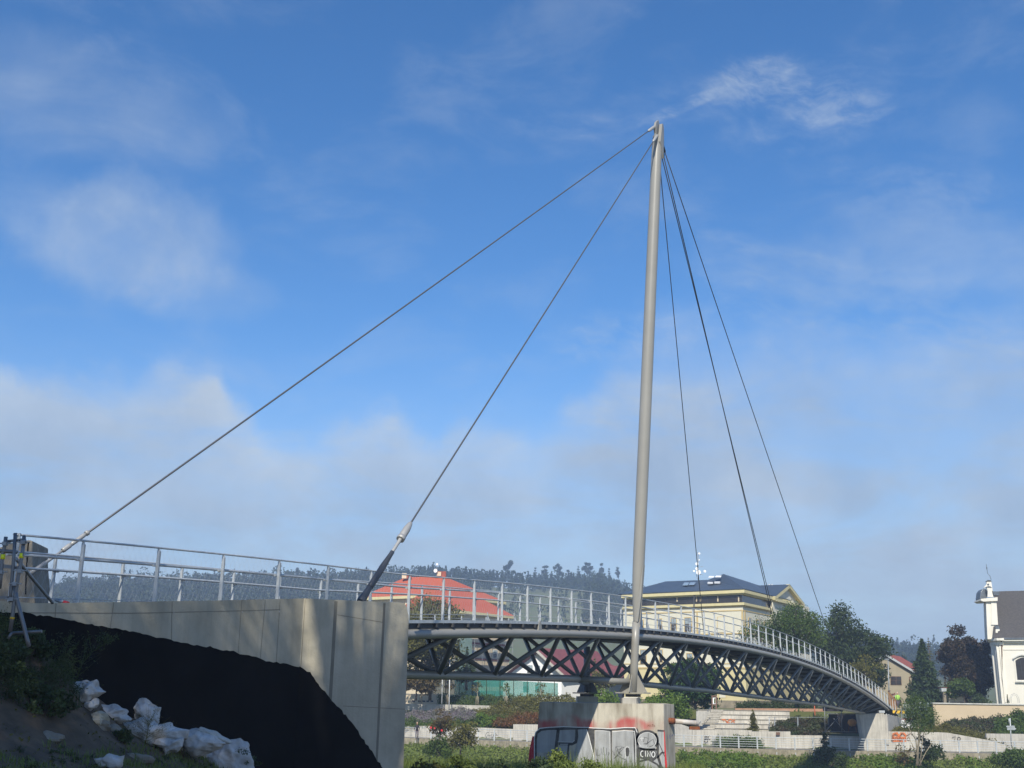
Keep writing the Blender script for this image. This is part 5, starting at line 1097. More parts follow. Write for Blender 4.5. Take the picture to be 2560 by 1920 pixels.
# gable tower piece above the cornice
GX0 = at(2497, 1600, CYc+2.6)
mb = MB(); q_ = lambda x, y, o=0.: at(x, y, CYc+1.2+o)
mb.prism([q_(2469, 1598), q_(2491, 1598), q_(2487, 1520), q_(2484, 1505), q_(2465, 1505), q_(2467, 1560)], V3(1.0, 3.2, 0)); link('gable_wall', mb, 'church_white', CH)
mb = MB(); mb.prism([q_(2478, 1562, -.15), q_(2495, 1562, -.15), q_(2491, 1500, -.15), q_(2478, 1500, -.15)], V3(.3, .9, 0)); link('gable_pilaster', mb, 'church_white', CH)
mb = MB(); mb.prism([q_(2459, 1504, -.3), q_(2494, 1502, -.5), q_(2494, 1493, -.5), q_(2453, 1497, -.3), q_(2452, 1501, -.3)], V3(.6, 3.6, 0)); link('gable_cornice', mb, 'church_white', CH)
mb = MB(); mb.prism([q_(2469, 1492, .1), q_(2483, 1492, .1), q_(2480, 1478, .1), q_(2479, 1469, .1), q_(2467, 1469, .1), q_(2469.5, 1478, .1)], V3(.2, .7, 0)); link('pinnacle', mb, 'church_white', CH)
mb = MB(); mb.prism([q_(2466, 1469, .05), q_(2480, 1469, .05), q_(2476, 1466, .05), q_(2471, 1465, .05)], V3(.2, .8, 0)); link('pinnacle_cap', mb, 'tin', CH)
mb = MB(); c_ = q_(2470, 1461.5, .1); mb.disc(c_, V3(0, -1, 0), .13, .1, 8); mb.tube([c_, q_(2470, 1467, .1)], .025, 5); link('finial', mb, 'tin', CH)
mb = MB(); mb.prism([q_(2468, 1466, 1.6), q_(2482, 1478, 1.6), q_(2478, 1453, 1.6), q_(2467, 1453, 1.6), q_(2466, 1461, 1.6), q_(2458, 1470, 1.6)], V3(.3, .9, 0)); link('lantern', mb, 'church_white', CH)
mb = MB(); mb.prism([q_(2465.5, 1453, 1.5), q_(2479.5, 1453, 1.5), q_(2476, 1450, 1.5), q_(2469, 1450, 1.5)], V3(.3, 1.1, 0)); link('lantern_cap', mb, 'tin', CH)
mb = MB(); pts = [q_(2449.5, 1498, .9), q_(2467, 1496, .9), q_(2469, 1478, .9), q_(2464, 1472, .9), q_(2457, 1472, .9), q_(2451.5, 1480, .9)]; mb.prism(pts, V3(.4, 2.4, 0)); link('curved_roof', mb, 'tin', CH, bevel=.08)
mb = MB(); mb.tube([q_(2478, 1450, 1.6), q_(2475, 1440, 1.6), q_(2469, 1433.5, 1.6), q_(2467, 1420, 1.6), q_(2465.5, 1410, 1.6)], .03, 5); mb.box(q_(2467, 1420.5, 1.6), (.12, .05, .3)); link('cross', mb, 'tin', CH)
mb = MB(); mb.prism([q_(2484, 1488, .6), q_(2498, 1488, .6), q_(2499, 1479, .6), q_(2482, 1478, .6)], V3(.3, 1.2, 0)); link('dormer', mb, 'tin', CH)
mb = MB(); mb.prism([q_(2489, 1592, -.9), q_(2498, 1588, -.9), q_(2500, 1572, -.9), q_(2497, 1565, -.9), q_(2489, 1563, -.9)], V3(.3, 1.2, 0)); link('volute', mb, 'tin', CH); mb = MB(); mb.prism([q_(2489, 1573, -1.0), q_(2499, 1573, -1.0), q_(2499, 1577.5, -1.0), q_(2495, 1578, -1.0), q_(2494, 1582, -1.0), q_(2489, 1582, -1.0)], V3(.2, .5, 0)); link('volute_stone', mb, 'church_white', CH)
# arched window
def archpoly(x0, x1, y0, y1, o, rise): 
    a, b = hC(x0, y1, o), hC(x1, y1, o); b = V3(b[0], b[1], a[2]); zt1 = hC(x0, y0, o)[2]; n = 10; L_ = [a, b]
    for i in range(n+1): q = 1-i/n; p = a+(b-a)*q; L_.append(V3(p[0], p[1], zt1+rise*math.sin(math.pi*q)))
    return L_
for xo in (0, 105):
    cwin = link('window', MB().prism(archpoly(2540+xo, 2585+xo, 1650, 1703, .08, .42), -cn*.1), 'church_white', CH)
    link('pane', MB().prism(archpoly(2543.5+xo, 2581.5+xo, 1651.5, 1699.5, .11, .38), -cn*.06), 'attic_glass', cwin)
    mb = MB(); ar = archpoly(2539+xo, 2586+xo, 1646, 1703, .2, .45)[2:]
    for p, q in zip(ar[:-1], ar[1:]): mb.bar(p, q, .25, .16)
    link('hood', mb, 'frame_white', cwin)
    mb = MB(); a, b = hC(2539+xo, 1704.5, .15), hC(2586+xo, 1704.5, .15); mb.bar(a, V3(b[0], b[1], a[2]), .3, .14); link('sill', mb, 'wall_cap', cwin)
    mb = MB()
    for q in (.33, .66): p = hC(2543.5+xo, 1697, .13)*(1-q)+hC(2581.5+xo, 1697, .13)*q; mb.bar(V3(p[0], p[1], hC(2543+xo, 1698, .13)[2]), V3(p[0], p[1], hC(2543+xo, 1651, .13)[2]), .03)
    for yy in (1660, 1670, 1680, 1690): a, b = hC(2544+xo, yy, .13), hC(2581+xo, yy, .13); mb.bar(a, V3(b[0], b[1], a[2]), .03)
    link('glazing_bars', mb, 'deck_dark', cwin)
# grave arch and figure by the wall
ga_ = thing('wire_arch', at(2536, 1757, 141), 'thin wire arch standing in front of the church wall', 'arch'); mb = MB(); mb.tube([at(x, y, 141) for x, y in ((2524, 1757), (2525, 1745), (2528, 1737), (2535, 1733.5), (2543, 1737), (2547, 1745), (2549, 1757))], .02, 5); mb.tube([at(x, y, 140.8) for x, y in ((2528, 1757), (2528, 1745), (2531, 1739), (2535, 1737), (2541, 1740), (2544, 1747), (2545, 1757))], .02, 5); link('wires', mb, 'galvanised_dull', ga_)
conifer('small_spruce', 'thin dark little spruce against the church wall', 2520, 1757, 140, 1734, 8, seed=4, tiers=10, per=14, leaf=.15, tr_r=.03)
# direction sign
dsn = thing('direction_sign', at(2527, 1840, YP(3.0)(2527)), 'white post with two grey direction arrows at the lower right', 'sign')
yS = YP(2.2)(2527); mb = MB(); mb.tube([at(2528.5, 1866, yS), at(2525, 1795, yS)], .06, 8); mb.tube([at(2522.5, 1808, yS), at(2522.5, 1796, yS)], .04, 6); link('post', mb, 'galvanised', dsn)
for pts in (((2515, 1816), (2518, 1814), (2537, 1814), (2537, 1819), (2518, 1819)), ((2518, 1820), (2537, 1819), (2541, 1822), (2537, 1825), (2518, 1825))): mb = MB(); mb.prism([at(x, y, yS-.1) for x, y in pts], V3(0, .03, 0)); link('arrow_plate', mb, 'sign_grey', dsn)
pr_ = thing('slope_handrail', at(2420, 1830, 121), 'thin pale handrail running down the planted slope at the right', 'handrail'); mb = MB(); mb.tube([at(2384, 1820, 122), at(2415, 1825, 121), at(2456, 1830, 120.5), at(2459, 1832, 120.5), at(2459, 1840, 120.5)], .05, 6); link('rail', mb, 'galvanised', pr_)
ts = thing('road_sign', at(2300, 1775, 134), 'back of a triangular road sign above the young birch', 'sign'); mb = MB(); mb.prism([at(2290, 1759, 134), at(2307, 1759, 134), at(2299, 1747, 134)], V3(0, .05, 0)); link('plate', mb, 'galvanised', ts); mb = MB(); mb.tube([at(2299, 1780, 134.1), at(2299, 1757, 134.1)], .05, 6); link('post', mb, 'galvanised', ts)
hf_ = thing('site_fence', at(2280, 1790, 129), 'grey mesh site fence between the bridge end and the beige wall', 'fence'); mb = MB()
for x in (2262, 2275, 2290, 2305, 2320): mb.tube([at(x, 1795, 130), at(x, 1755, 130)], .04, 5)
link('posts', mb, 'galvanised_dull', hf_); mb = MB(); mb.prism([at(2258, 1760, 130), at(2322, 1758, 130), at(2322, 1795, 130), at(2258, 1795, 130)], V3(0, .02, 0)); link('mesh', mb, 'fence_net', hf_)

# ------------------------------------------------------------------ trees of the far bank
tree('broad_tree', 'wide olive brown tree behind the first truss bays', 1075, 1745, 140, 1496, 200, 'leaf_olive', lumps=34, per=150, leaf=.3, trunk=.1, seed=2)
tree('broad_tree', 'rusty brown small tree low behind the abutment corner', 1040, 1745, 138, 1682, 110, 'leaf_brown', lumps=16, per=170, leaf=.26, trunk=.15, tr_r=.1, seed=3)
conifer('spruce', 'slim dark spruce in front of the scaffolded building', 1166, 1700, 148, 1612, 34, seed=5, tiers=18, per=26, leaf=.4)
tree('leafy_bush', 'dark bush at the foot of the slim spruce', 1166, 1720, 147, 1655, 60, 'leaf_dark', lumps=12, per=120, leaf=.3, trunk=.1, seed=6)
tree('chestnut_tree', 'dark green chestnut crown behind the truss, right of the pylon', 1740, 1812, 131, 1650, 130, 'leaf_chestnut', lumps=30, per=150, leaf=.34, trunk=.12, seed=7)
tree('leafy_tree', 'bright green bushy tree directly behind the pier, right half', 1660, 1850, 125, 1712, 130, 'leaf_bright', lumps=28, per=190, leaf=.26, trunk=.05, seed=8)
tree('leafy_tree', 'bright green bushy tree between the two pier pedestals', 1505, 1850, 126, 1712, 125, 'leaf_bright', lumps=26, per=190, leaf=.26, trunk=.05, seed=9)
tree('leafy_tree', 'mid green tree seen through the truss above the pier', 1700, 1800, 133, 1655, 110, 'leaf_green', lumps=20, per=130, leaf=.3, trunk=.15, seed=10)
tree('autumn_tree', 'small olive tree behind the truss left of the pylon', 1490, 1745, 160, 1680, 90, 'leaf_olive', lumps=16, per=100, leaf=.34, trunk=.1, seed=11)
conifer('larch', 'thin yellowing larch in front of the maroon roofs', 1487, 1735, 162, 1640, 26, 'leaf_olive', seed=9, tiers=14, per=18, leaf=.4)
tree('locust_tree', 'airy light green tree with a dark trunk in front of the yellow building', 2000, 1700, 128, 1514, 165, 'leaf_locust', lumps=34, per=110, leaf=.20, trunk=.34, tr_r=.22, seed=12, gap=.1)
tree('locust_tree', 'sparse small crown overlapping the right corner of the yellow building', 1905, 1700, 131, 1520, 105, 'leaf_green', lumps=18, per=90, leaf=.22, trunk=.3, tr_r=.12, seed=13, gap=.35)
tree('lime_tree', 'tall dark tree right of the yellow building', 2108, 1760, 150, 1518, 150, 'leaf_dark', lumps=38, per=100, leaf=.30, trunk=.08, seed=14, gap=.05)
tree('lime_tree', 'broad dark green tree left of the beige house', 2185, 1740, 149, 1576, 120, 'leaf_dark', lumps=30, per=100, leaf=.30, trunk=.12, seed=15)
tree('lime_tree', 'low leafy tree in front of the beige house gable', 2165, 1745, 141, 1640, 90, 'leaf_olive', lumps=14, per=90, leaf=.28, trunk=.2, seed=16, gap=.2)
conifer('spruce', 'broad green spruce beside the beige house', 2318, 1765, 148, 1592, 104, seed=11, tiers=40, per=110, leaf=.55)
conifer('larch', 'half bare larch rising behind the broad spruce', 2334, 1760, 152, 1588, 56, 'leaf_olive', seed=12, tiers=26, per=22, leaf=.3, bare=.45)
tree('copper_beech', 'dark purple brown tree left of the church', 2410, 1765, 158, 1578, 100, 'leaf_purple', lumps=36, per=150, leaf=.34, trunk=.08, seed=17)
tree('copper_beech', 'dark brown tree touching the church corner', 2458, 1768, 160, 1590, 96, 'leaf_purple', lumps=30, per=150, leaf=.34, trunk=.06, seed=18)
tree('copper_beech', 'lower dark tree filling the gap between the spruce and the church', 2432, 1775, 157, 1640, 130, 'leaf_purple', lumps=34, per=150, leaf=.34, trunk=.02, seed=118)
tree('leafy_bush', 'bright green bush behind the beige wall near the kiosk', 2412, 1762, 144, 1700, 86, 'leaf_green', lumps=16, per=130, leaf=.24, trunk=.05, seed=19, tr_r=.06)
tree('leafy_bush', 'low green bushes over the left end of the beige wall', 2440, 1762, 142, 1728, 70, 'leaf_dark', lumps=12, per=140, leaf=.22, shape='dome', seed=21)
tree('leafy_bush', 'dark tree under the arch end left of the scaffold tower', 2040, 1800, 128, 1742, 60, 'leaf_dark', lumps=12, per=110, leaf=.26, shape='dome', seed=22)
tree('leafy_bush', 'dark green shrub between the terracotta wall and the red pole', 1990, 1800, 126, 1770, 60, 'leaf_green', lumps=12, per=110, leaf=.24, shape='dome', seed=23)
for i, (x, ty, w_, lab) in enumerate(((2262, 1640, 46, 'hazy grey tree behind the beige house, nearer the gable'), (2286, 1655, 40, 'hazy grey tree behind the beige house roof, middle one'), (2306, 1648, 40, 'hazy grey tree beside the broad spruce'))):
    tree('far_tree', lab, x, 1720, 330, ty, w_, 'leaf_forest', lumps=16, per=10, leaf=.8, trunk=.1, seed=60+i, group='hazy trees behind the beige house', gap=.2)
conifer('cone_tree', 'cone shaped young hornbeam in front of the seating terraces', 1884, 1829, 119.5, 1771, 38, 'leaf_olive', seed=14, tiers=20, per=60, leaf=.2, tr_r=.05)
tree('leafy_bush', 'spreading green bush behind the path railing below the terraces', 1850, 1866, YP(2.4)(1850), 1822, 150, 'leaf_green', lumps=30, per=220, leaf=.17, shape='dome', seed=24)
mb = MB(); mb.tube([at(2036, 1760, 124), at(2038, 1800, 124)], .06, 6); tag(link('red_pole', mb, 'red_roof'), 'thin red pole standing left of the scaffold tower', 'pole')
hg = mass('hedge', 'dark clipped hedge above the terracotta wall', [1842, 1850, 1960, 1970, 1975, 2040], [1760, 1756, 1757, 1758, 1764, 1763], [1771]*6, 131, 132.5, 5200, 'leaf_dark', .2, 5)
mass('ornamental_grass', 'reddish tufted grass mound left of the scaffold tower', [1928, 1945, 1990, 2060, 2072], [1822, 1806, 1796, 1797, 1800], [1836]*5, YP(4.2)(2000), YP(9)(2000), 9000, 'leaf_berberis', .24, 6)
mass('ground_cover', 'dark red berberis hedge below the beige wall', [2360, 2400, 2440, 2480, 2520, 2562, 2640], [1812, 1800, 1798, 1796, 1792, 1784, 1782], [1822, 1824, 1828, 1832, 1834, 1836, 1838], YP(9)(2450), YP(15)(2450), 16000, 'leaf_berberis', .26, 7)
mass('ground_cover', 'green shrubs at the far right below the church wall', [2490, 2520, 2540, 2640], [1802, 1792, 1780, 1776], [1838]*4, YP(7)(2540), YP(11)(2540), 8000, 'leaf_green', .25, 8)
mass('ground_cover', 'low green planting on the slope behind the sloping white wall', [2195, 2260, 2300, 2360, 2480, 2510], [1826, 1820, 1810, 1812, 1838, 1850], [1834, 1836, 1838, 1838, 1856, 1864], YP(3.9)(2300), YP(8)(2300), 11000, 'leaf_olive', .2, 9)
mass('lavender', 'patches of greyish purple lavender on the slope left of the pier', [940, 1050, 1100, 1150, 1190], [1784, 1780, 1774, 1772, 1776], [1802, 1806, 1806, 1800, 1796], 131, 138, 13000, 'leaf_lavender', .2, 10)
mass('ground_cover', 'green planting under the lavender on the left slope', [940, 1050, 1100, 1150, 1200, 1290], [1798, 1800, 1804, 1796, 1790, 1792], [1816, 1816, 1818, 1820, 1822, 1826], 129.6, 132, 11000, 'leaf_green', .2, 11)
mass('shrub_slope', 'mixed green and yellow shrubs rising to the left edge of the pier', [1180, 1215, 1240, 1290, 1340, 1400, 1440], [1782, 1772, 1764, 1745, 1738, 1738, 1745], [1815, 1818, 1822, 1824, 1818, 1818, 1820], 130, 139, 24000, 'leaf_olive', .24, 12)
mass('shrub_slope', 'rust coloured shrubs among the green ones left of the pier', [1235, 1262, 1285, 1330, 1345], [1800, 1796, 1788, 1782, 1786], [1812, 1813, 1812, 1806, 1804], 128.8, 130.5, 4200, 'leaf_rust', .2, 13)
tree('round_shrub', 'round bright green shrub on the slope left of the pier', 1214, 1818, 130, 1772, 62, 'leaf_bright', lumps=16, per=190, leaf=.2, shape='dome', seed=25)
tree('leafy_bush', 'rusty bush on the slope above the bright round shrub', 1268, 1775, 137, 1750, 34, 'leaf_rust', lumps=9, per=170, leaf=.2, shape='dome', seed=26)

# bank below the quay
def far_surf(px, py_):  # point on the far bank slope
    d = ray(px, py_); 
    for Yq in np.arange(98, 135, .25):
        p = d*Yq/d[1]
        if far_z(p[0], p[1]) > p[2]: return p
    return d*118/d[1]
rg = np.random.default_rng(31); n = 60000; x = rg.uniform(-14, 60, n); v = rg.uniform(-14.5, -.7, n); yv = np.interp(x, PX, PY)+v; zv = far_z(x, yv)
P = np.stack([x, yv, zv+rg.random(n)**1.5*.55], 1); vv, ff = leafquads(P, .26*rg.uniform(.5, 1.4, n), rg); tag(fast('bank_grass', vv, ff, 'leaf_grass'), 'rough green grass covering the far bank under the quay wall', 'grass', kind='stuff')
n = 26000; x = rg.uniform(17, 60, n); v = rg.uniform(-8, -.9, n); keep = (np.sin(x*.9)+np.sin(x*.37+1)+.6*np.sin(x*2.1+v)) > .1; x, v = x[keep], v[keep]; yv = np.interp(x, PX, PY)+v
P = np.stack([x, yv, far_z(x, yv)+rg.random(len(x))*.8], 1); vv, ff = leafquads(P, .3*rg.uniform(.5, 1.3, len(x)), rg); tag(fast('bank_shrubs', vv, ff, 'leaf_bright'), 'clumps of taller green weeds on the far bank', 'plants', kind='stuff')
tree('brown_shrub', 'tall brownish shrub in front of the white wall left of the pier', 1098, 1880, 108, 1772, 70, 'leaf_brown', lumps=20, per=120, leaf=.2, trunk=.15, tr_r=.07, seed=27, gap=.2)
tree('willow_shrub', 'yellow green shrub right of the tall brownish one', 1150, 1885, 107, 1800, 95, 'leaf_olive', lumps=22, per=130, leaf=.2, trunk=.05, tr_r=.06, seed=28, gap=.2)
tree('leafy_bush', 'dense green bush with red blossoms at the foot of the brown shrub', 1095, 1885, 106, 1832, 90, 'leaf_green', lumps=16, per=200, leaf=.18, shape='dome', seed=29)
for i, (x, y) in enumerate(((1077, 1819), (1104, 1826), (1086, 1820))): mb = MB(); mb.disc(at(x, y, 104.5), V3(.2, -1, .3), .09 if i < 2 else .06, .05, 7); mb.disc(at(x+1.5, y+1.2, 104.4), V3(-.3, -1, .1), .06, .05, 6); tag(link('red_flower', mb, 'red_spray'), ['red blossom cluster highest on the dense bush', 'red blossom cluster right of the others on the dense bush', 'small red blossom between the two bigger ones'][i], 'flower', 'red blossoms on the dense bush')
# multi-stem young birch
bt = thing('young_birch', at(2295, 1905, 103), 'multi stemmed young tree with pale bare stems in front of the path railing', 'tree'); rg = np.random.default_rng(5)
b0 = at(2297, 1905, 103); P_ = []; stems = [(2297, 1840, 2292, 1760, .07), (2300, 1840, 2302, 1770, .05), (2290, 1850, 2262, 1800, .05), (2306, 1850, 2318, 1790, .04), (2285, 1870, 2270, 1835, .035), (2315, 1880, 2335, 1845, .035)]
for i, (x1, y1, x2, y2, r_) in enumerate(stems): mb = MB(); mb.tube([b0+V3(rg.normal()*.2, 0, -.3), at(x1, y1, 103), at((x1+x2)/2, (y1+y2)/2+3, 102.8), at(x2, y2, 103)], [r_*1.3, r_, r_*.7, r_*.25], 7); link('stem', mb, 'pale_bark', bt)
cs = [at(x, y, 103+rg.uniform(-.8, .8)) for x, y in ((2292, 1765), (2300, 1756), (2280, 1775), (2312, 1772), (2290, 1785), (2308, 1790), (2322, 1782), (2275, 1792), (2300, 1800), (2268, 1765), (2320, 1800), (2288, 1752), (2282, 1800), (2296, 1815), (2314, 1818), (2328, 1795), (2272, 1810))]
pts = clump_points(cs, [.75]*len(cs), 420, rg); v, f = leafquads(pts, .13*rg.uniform(.6, 1.4, len(pts)), rg); fast('crown', v, f, 'leaf_green', bt)
tree('leafy_bush', 'dark bush behind the pale stems of the young birch', 2325, 1895, 105, 1826, 80, 'leaf_dark', lumps=18, per=170, leaf=.2, shape='dome', seed=34)
tree('twiggy_bush', 'brownish twiggy bush left of the young birch', 2262, 1905, 104, 1845, 70, 'leaf_brown', lumps=14, per=90, leaf=.18, shape='dome', seed=35, gap=.3)
tree('leafy_bush', 'dark shrub in the bridge shadow below the far abutment', 2075, 1912, 103, 1850, 90, 'leaf_dark', lumps=18, per=150, leaf=.2, shape='dome', seed=36)
tree('leafy_bush', 'slim dark shrub poking above the path railing left of the far abutment', 2064, 1890, 105, 1825, 30, 'leaf_dark', lumps=10, per=150, leaf=.2, shape='cone', trunk=0, tr_r=.04, seed=37)
tree('leafy_bush', 'green bush on the bank at the right edge', 2545, 1910, 104, 1850, 120, 'leaf_green', lumps=20, per=170, leaf=.2, shape='dome', seed=38)

# ------------------------------------------------------------------ wooded hill
rg = np.random.default_rng(77); n = 5200
px_ = rg.uniform(-200, 2600, n); r_ = rg.uniform(.30, 1, n)**.8*620+300; dd = np.array([azel(p, 1500)[0] for p in (-200, 2600)])
az = dd[0]+(px_+200)/2800*(dd[1]-dd[0]); X_, Y_ = r_*np.sin(az), r_*np.cos(az); z_ = far_z(X_, Y_)
pj = projv(np.stack([X_, Y_, z_], 1)); inclear = (pj[:, 0] > 1190) & (pj[:, 0] < 1460) & (pj[:, 1] > 1482) & (pj[:, 1] < 1600)
keep = (~inclear | (rg.random(n) < .13)) & (z_ > 3); X_, Y_, z_ = X_[keep], Y_[keep], z_[keep]; n = len(X_)
Hh = rg.uniform(6, 13, n)*np.where(rg.random(n) < .06, 1.3, 1); con = rg.random(n) < .45; kq = 56
q = rg.random((n, kq)); ang = rg.random((n, kq))*6.283; rr = np.where(con[:, None], (1-q)**.9*Hh[:, None]*.2, np.sqrt(np.clip(1-(2*q-1)**2, 0, 1))*Hh[:, None]*.30)*(.55+.45*rg.random((n, kq)))
P = np.stack([X_[:, None]+np.cos(ang)*rr, Y_[:, None]+np.sin(ang)*rr, z_[:, None]+Hh[:, None]*np.where(con[:, None], .12+.88*q, .3+.7*q)], 2).reshape(-1, 3)
v, f = leafquads(P, (1.9*rg.uniform(.5, 1.2, len(P))), rg, asp=.7); tag(fast('forest', v, f, 'leaf_forest'), 'dense mixed forest covering the far hillside', 'forest', kind='stuff')
sky_trees = [(700, 1428, 14), (742, 1420, 16), (770, 1424, 12), (1010, 1414, 16), (1056, 1412, 14), (1270, 1400, 26), (1338, 1414, 22), (1362, 1414, 20), (1394, 1408, 26), (1446, 1410, 22), (1468, 1402, 28), (1505, 1410, 20), (1523, 1416, 22), (1546, 1414, 14), (1130, 1420, 18), (1230, 1425, 10), (1300, 1424, 16), (1420, 1424, 14)]
for i, (x, ty, w_) in enumerate(sky_trees):
    yb_ = np.interp(x, [700, 1100, 1300, 1500, 1600], [1448, 1452, 1462, 1462, 1475]); lab = 'tall tree standing above the forest skyline'
    if i % 3 == 0: conifer('skyline_tree', 'pointed skyline tree, number'.replace(', number', '')+' of the forest ridge', x, yb_+6, 880, ty, w_, 'leaf_forest', seed=80+i, tiers=9, per=9, leaf=2.0, group='pointed trees on the forest ridge', tr_r=.3)
    else: tree('skyline_tree', 'loose crowned tree of the forest ridge', x, yb_+8, 880, ty, w_, 'leaf_forest', lumps=10, per=16, leaf=1.5, trunk=.45, tr_r=.28, seed=80+i, group='loose crowned trees on the forest ridge', gap=.15)

# ------------------------------------------------------------------ near bank vegetation
def near_scatter(n, sel, seed, sr=(-14, 30), tr=(-6, 14)):
    rg = np.random.default_rng(seed); s = rg.uniform(*sr, n); t = rg.uniform(*tr, n); x = BO[0]+BD[0]*s+BN[0]*t; y = BO[1]+BD[1]*s+BN[1]*t
    z = near_z(x, y); P = np.stack([x, y, z], 1); q = projv(P); k = sel(q[:, 0], q[:, 1], s, t, y) & (y > 3); return P[k], rg
def blades(name, label, P, rg, h, w, m, lean=.35, kind='stuff', cat='grass'):
    n = len(P); a = rg.random(n)*6.283; d = np.stack([np.cos(a), np.sin(a), np.zeros(n)], 1); hh = (h*rg.uniform(.5, 1.3, n))[:, None]; s_ = np.stack([-np.sin(a), np.cos(a), np.zeros(n)], 1)*w
    tip = P+np.array([0, 0, 1])*hh+d*hh*lean*rg.random((n, 1)); mid = P+np.array([0, 0, 1])*hh*.55+d*hh*lean*.25
    v = np.stack([P-s_*.5, P+s_*.5, mid+s_*.45, tip, tip, mid-s_*.45], 1).reshape(-1, 3); i = np.arange(n)*6
    f = np.concatenate([np.stack([i, i+1, i+2, i+5], 1), np.stack([i+5, i+2, i+3, i+4], 1)]); v = v+0; 
    v = v.reshape(n, 6, 3); v[:, 4] += s_*.05; v = v.reshape(-1, 3); o = fast(name, v, f, m); return tag(o, label, cat, kind=kind)
# dark weeds on the left heap
P, rg = near_scatter(60000, lambda X, Y, s, t, y: (X > -200) & (X < 260) & (Y > 1560) & (Y < 1770+.0*X) & (Y < 1790-.2*np.maximum(X-150, 0)) & (t > .8), 41)
c = np.sin(P[:, 0]*2.3)+np.sin(P[:, 1]*1.9+1)+rg.random(len(P)); P = P[c > -.2]; blades('weeds', 'dark feathery weeds covering the heap at the left', P, rg, .22, .012, 'leaf_weed', .9, cat='weeds')
P2 = P[rg.random(len(P)) < .65]; P2 = P2+np.stack([rg.normal(size=len(P2))*.05, rg.normal(size=len(P2))*.05, rg.random(len(P2))*.45], 1); v, f = leafquads(P2, .055*rg.uniform(.5, 1.5, len(P2)), rg); tag(fast('weed_leaves', v, f, 'leaf_weed'), 'small dark leaves of the weeds on the heap', 'weeds', kind='stuff')
P, rg = near_scatter(90000, lambda X, Y, s, t, y: (X > -100) & (X < 620) & (Y > 1850) & (Y < 2050) & (t > .8) & (np.sin(X*.02)*14+np.sin(X*.053)*9+Y > 1868), 42, (-16, 6), (.8, 14)); k = (np.sin(P[:, 0]*3)+np.sin(P[:, 1]*2.6)+rg.random(len(P))*1.4) > .2
blades('grass', 'ragged green grass along the bottom left', P[k], rg, .11, .010, 'leaf_grass', .9)
P, rg = near_scatter(9000, lambda X, Y, s, t, y: (X > -100) & (X < 640) & (Y > 1760) & (t > .8), 43, (-16, 6), (.8, 14)); P[:, 2] += .02; v, f = leafquads(P, .05*rg.uniform(.4, 1.6, len(P)), rg); tag(fast('litter', v, f, 'leaf_olive'), 'dead leaves and crumbs scattered on the bare soil', 'litter', kind='stuff')
for i, (px, pyy, w_, h_, Yg, lab) in enumerate(((300, 1848, 74, 40, 15.5, 'dark low plant in the soil below the middle sacks'), (60, 1640, 130, 90, 17.2, 'dark tall weed clump at the left frame edge beside the scaffold'), (190, 1700, 110, 90, 18.0, 'dark feathery weed clump left of the upper sack'), (110, 1780, 140, 90, 15.0, 'dark weed clump over the bare soil at the left'), (25, 1700, 140, 110, 15.5, 'dark weed clump lowest at the left frame edge'), (620, 1925, 60, 40, 22, 'weed tuft at the foot of the black wall'))):
    Yg = near_hit(px, min(pyy, 1930))[1]; tree('weed_clump', lab, px, pyy, Yg, pyy-h_, w_, 'leaf_weed', lumps=15, per=2600, leaf=.055, shape='dome', seed=50+i, cat='weed', gap=.2)
rg = np.random.default_rng(404); C_, R_ = [], []
for k in range(90):
    x, y = rg.uniform(-60, 205), rg.uniform(1575, 1765)
    if y > 1765-.15*max(0, x-120): continue
    p = near_hit(x, y); r_ = rg.uniform(.10, .24); C_.append(p+Z*r_*.9); R_.append(r_)
for k in range(46): x, y = rg.uniform(-40, 620), rg.uniform(1872, 1945); p = near_hit(x, y); C_.append(p+Z*.03); R_.append(rg.uniform(.05, .11))
P = clump_points(C_, R_, 2600, rg, .2); v, f = leafquads(P, .042*rg.uniform(.5, 1.5, len(P)), rg, asp=.35); tag(fast('weed_leaves', v, f, 'leaf_weed'), 'thick mat of dark leafy weeds on the heap and at its foot', 'weeds', kind='stuff')
P2 = []
for c, r_ in zip(C_[:70], R_): 
    for q in range(5): a = c+rg.normal(size=3)*r_*.4; d = V3(rg.normal()*.12, rg.normal()*.12, rg.uniform(.15, .38)); P2 += [a+d*k+rg.normal(size=3)*.012 for k in np.linspace(0, 1, 12)]
v, f = leafquads(np.array(P2), .03*rg.uniform(.5, 1.4, len(P2)), rg, asp=.3); tag(fast('weed_tips', v, f, 'leaf_weed'), 'feathery tips of the weeds on the heap', 'weeds', kind='stuff')
# airy stalks (mugwort) against the black wall
def stalk(name, label, pts, Yg, r_, m, nl, ls, seed):
    rg = np.random.default_rng(seed); t_ = thing(name, at(*pts[0], Yg), label, 'plant'); mb = MB(); W_ = [at(x, y, Yg) for x, y in pts]; mb.tube(W_, np.linspace(r_, r_*.3, len(W_)).tolist(), 5); P_ = []
    for k in range(nl):
        q = rg.random()**.8*(len(W_)-1); i = int(q); p = W_[i]+(W_[min(i+1, len(W_)-1)]-W_[i])*(q-i); L = (1-q/len(W_))*.45+.08; d = V3(rg.normal(), rg.normal()*.6, .5+abs(rg.normal())*.5); d = d/np.linalg.norm(d)*L; mb.tube([p, p+d], [r_*.35, r_*.12], 4, cap=False)
        for j in range(9): P_.append(p+d*rg.random()+rg.normal(size=3)*.025)
    link('stem', mb, m, t_); v, f = leafquads(np.array(P_), ls*rg.uniform(.5, 1.4, len(P_)), rg, asp=.3); fast('leaves', v, f, m, t_)
stalk('weed_stalk', 'arching weed stalk crossing the black wall, the longer one', [(190, 1700), (205, 1660), (230, 1630), (262, 1610), (280, 1602)], 18.5, .009, 'leaf_weed', 40, .05, 1)
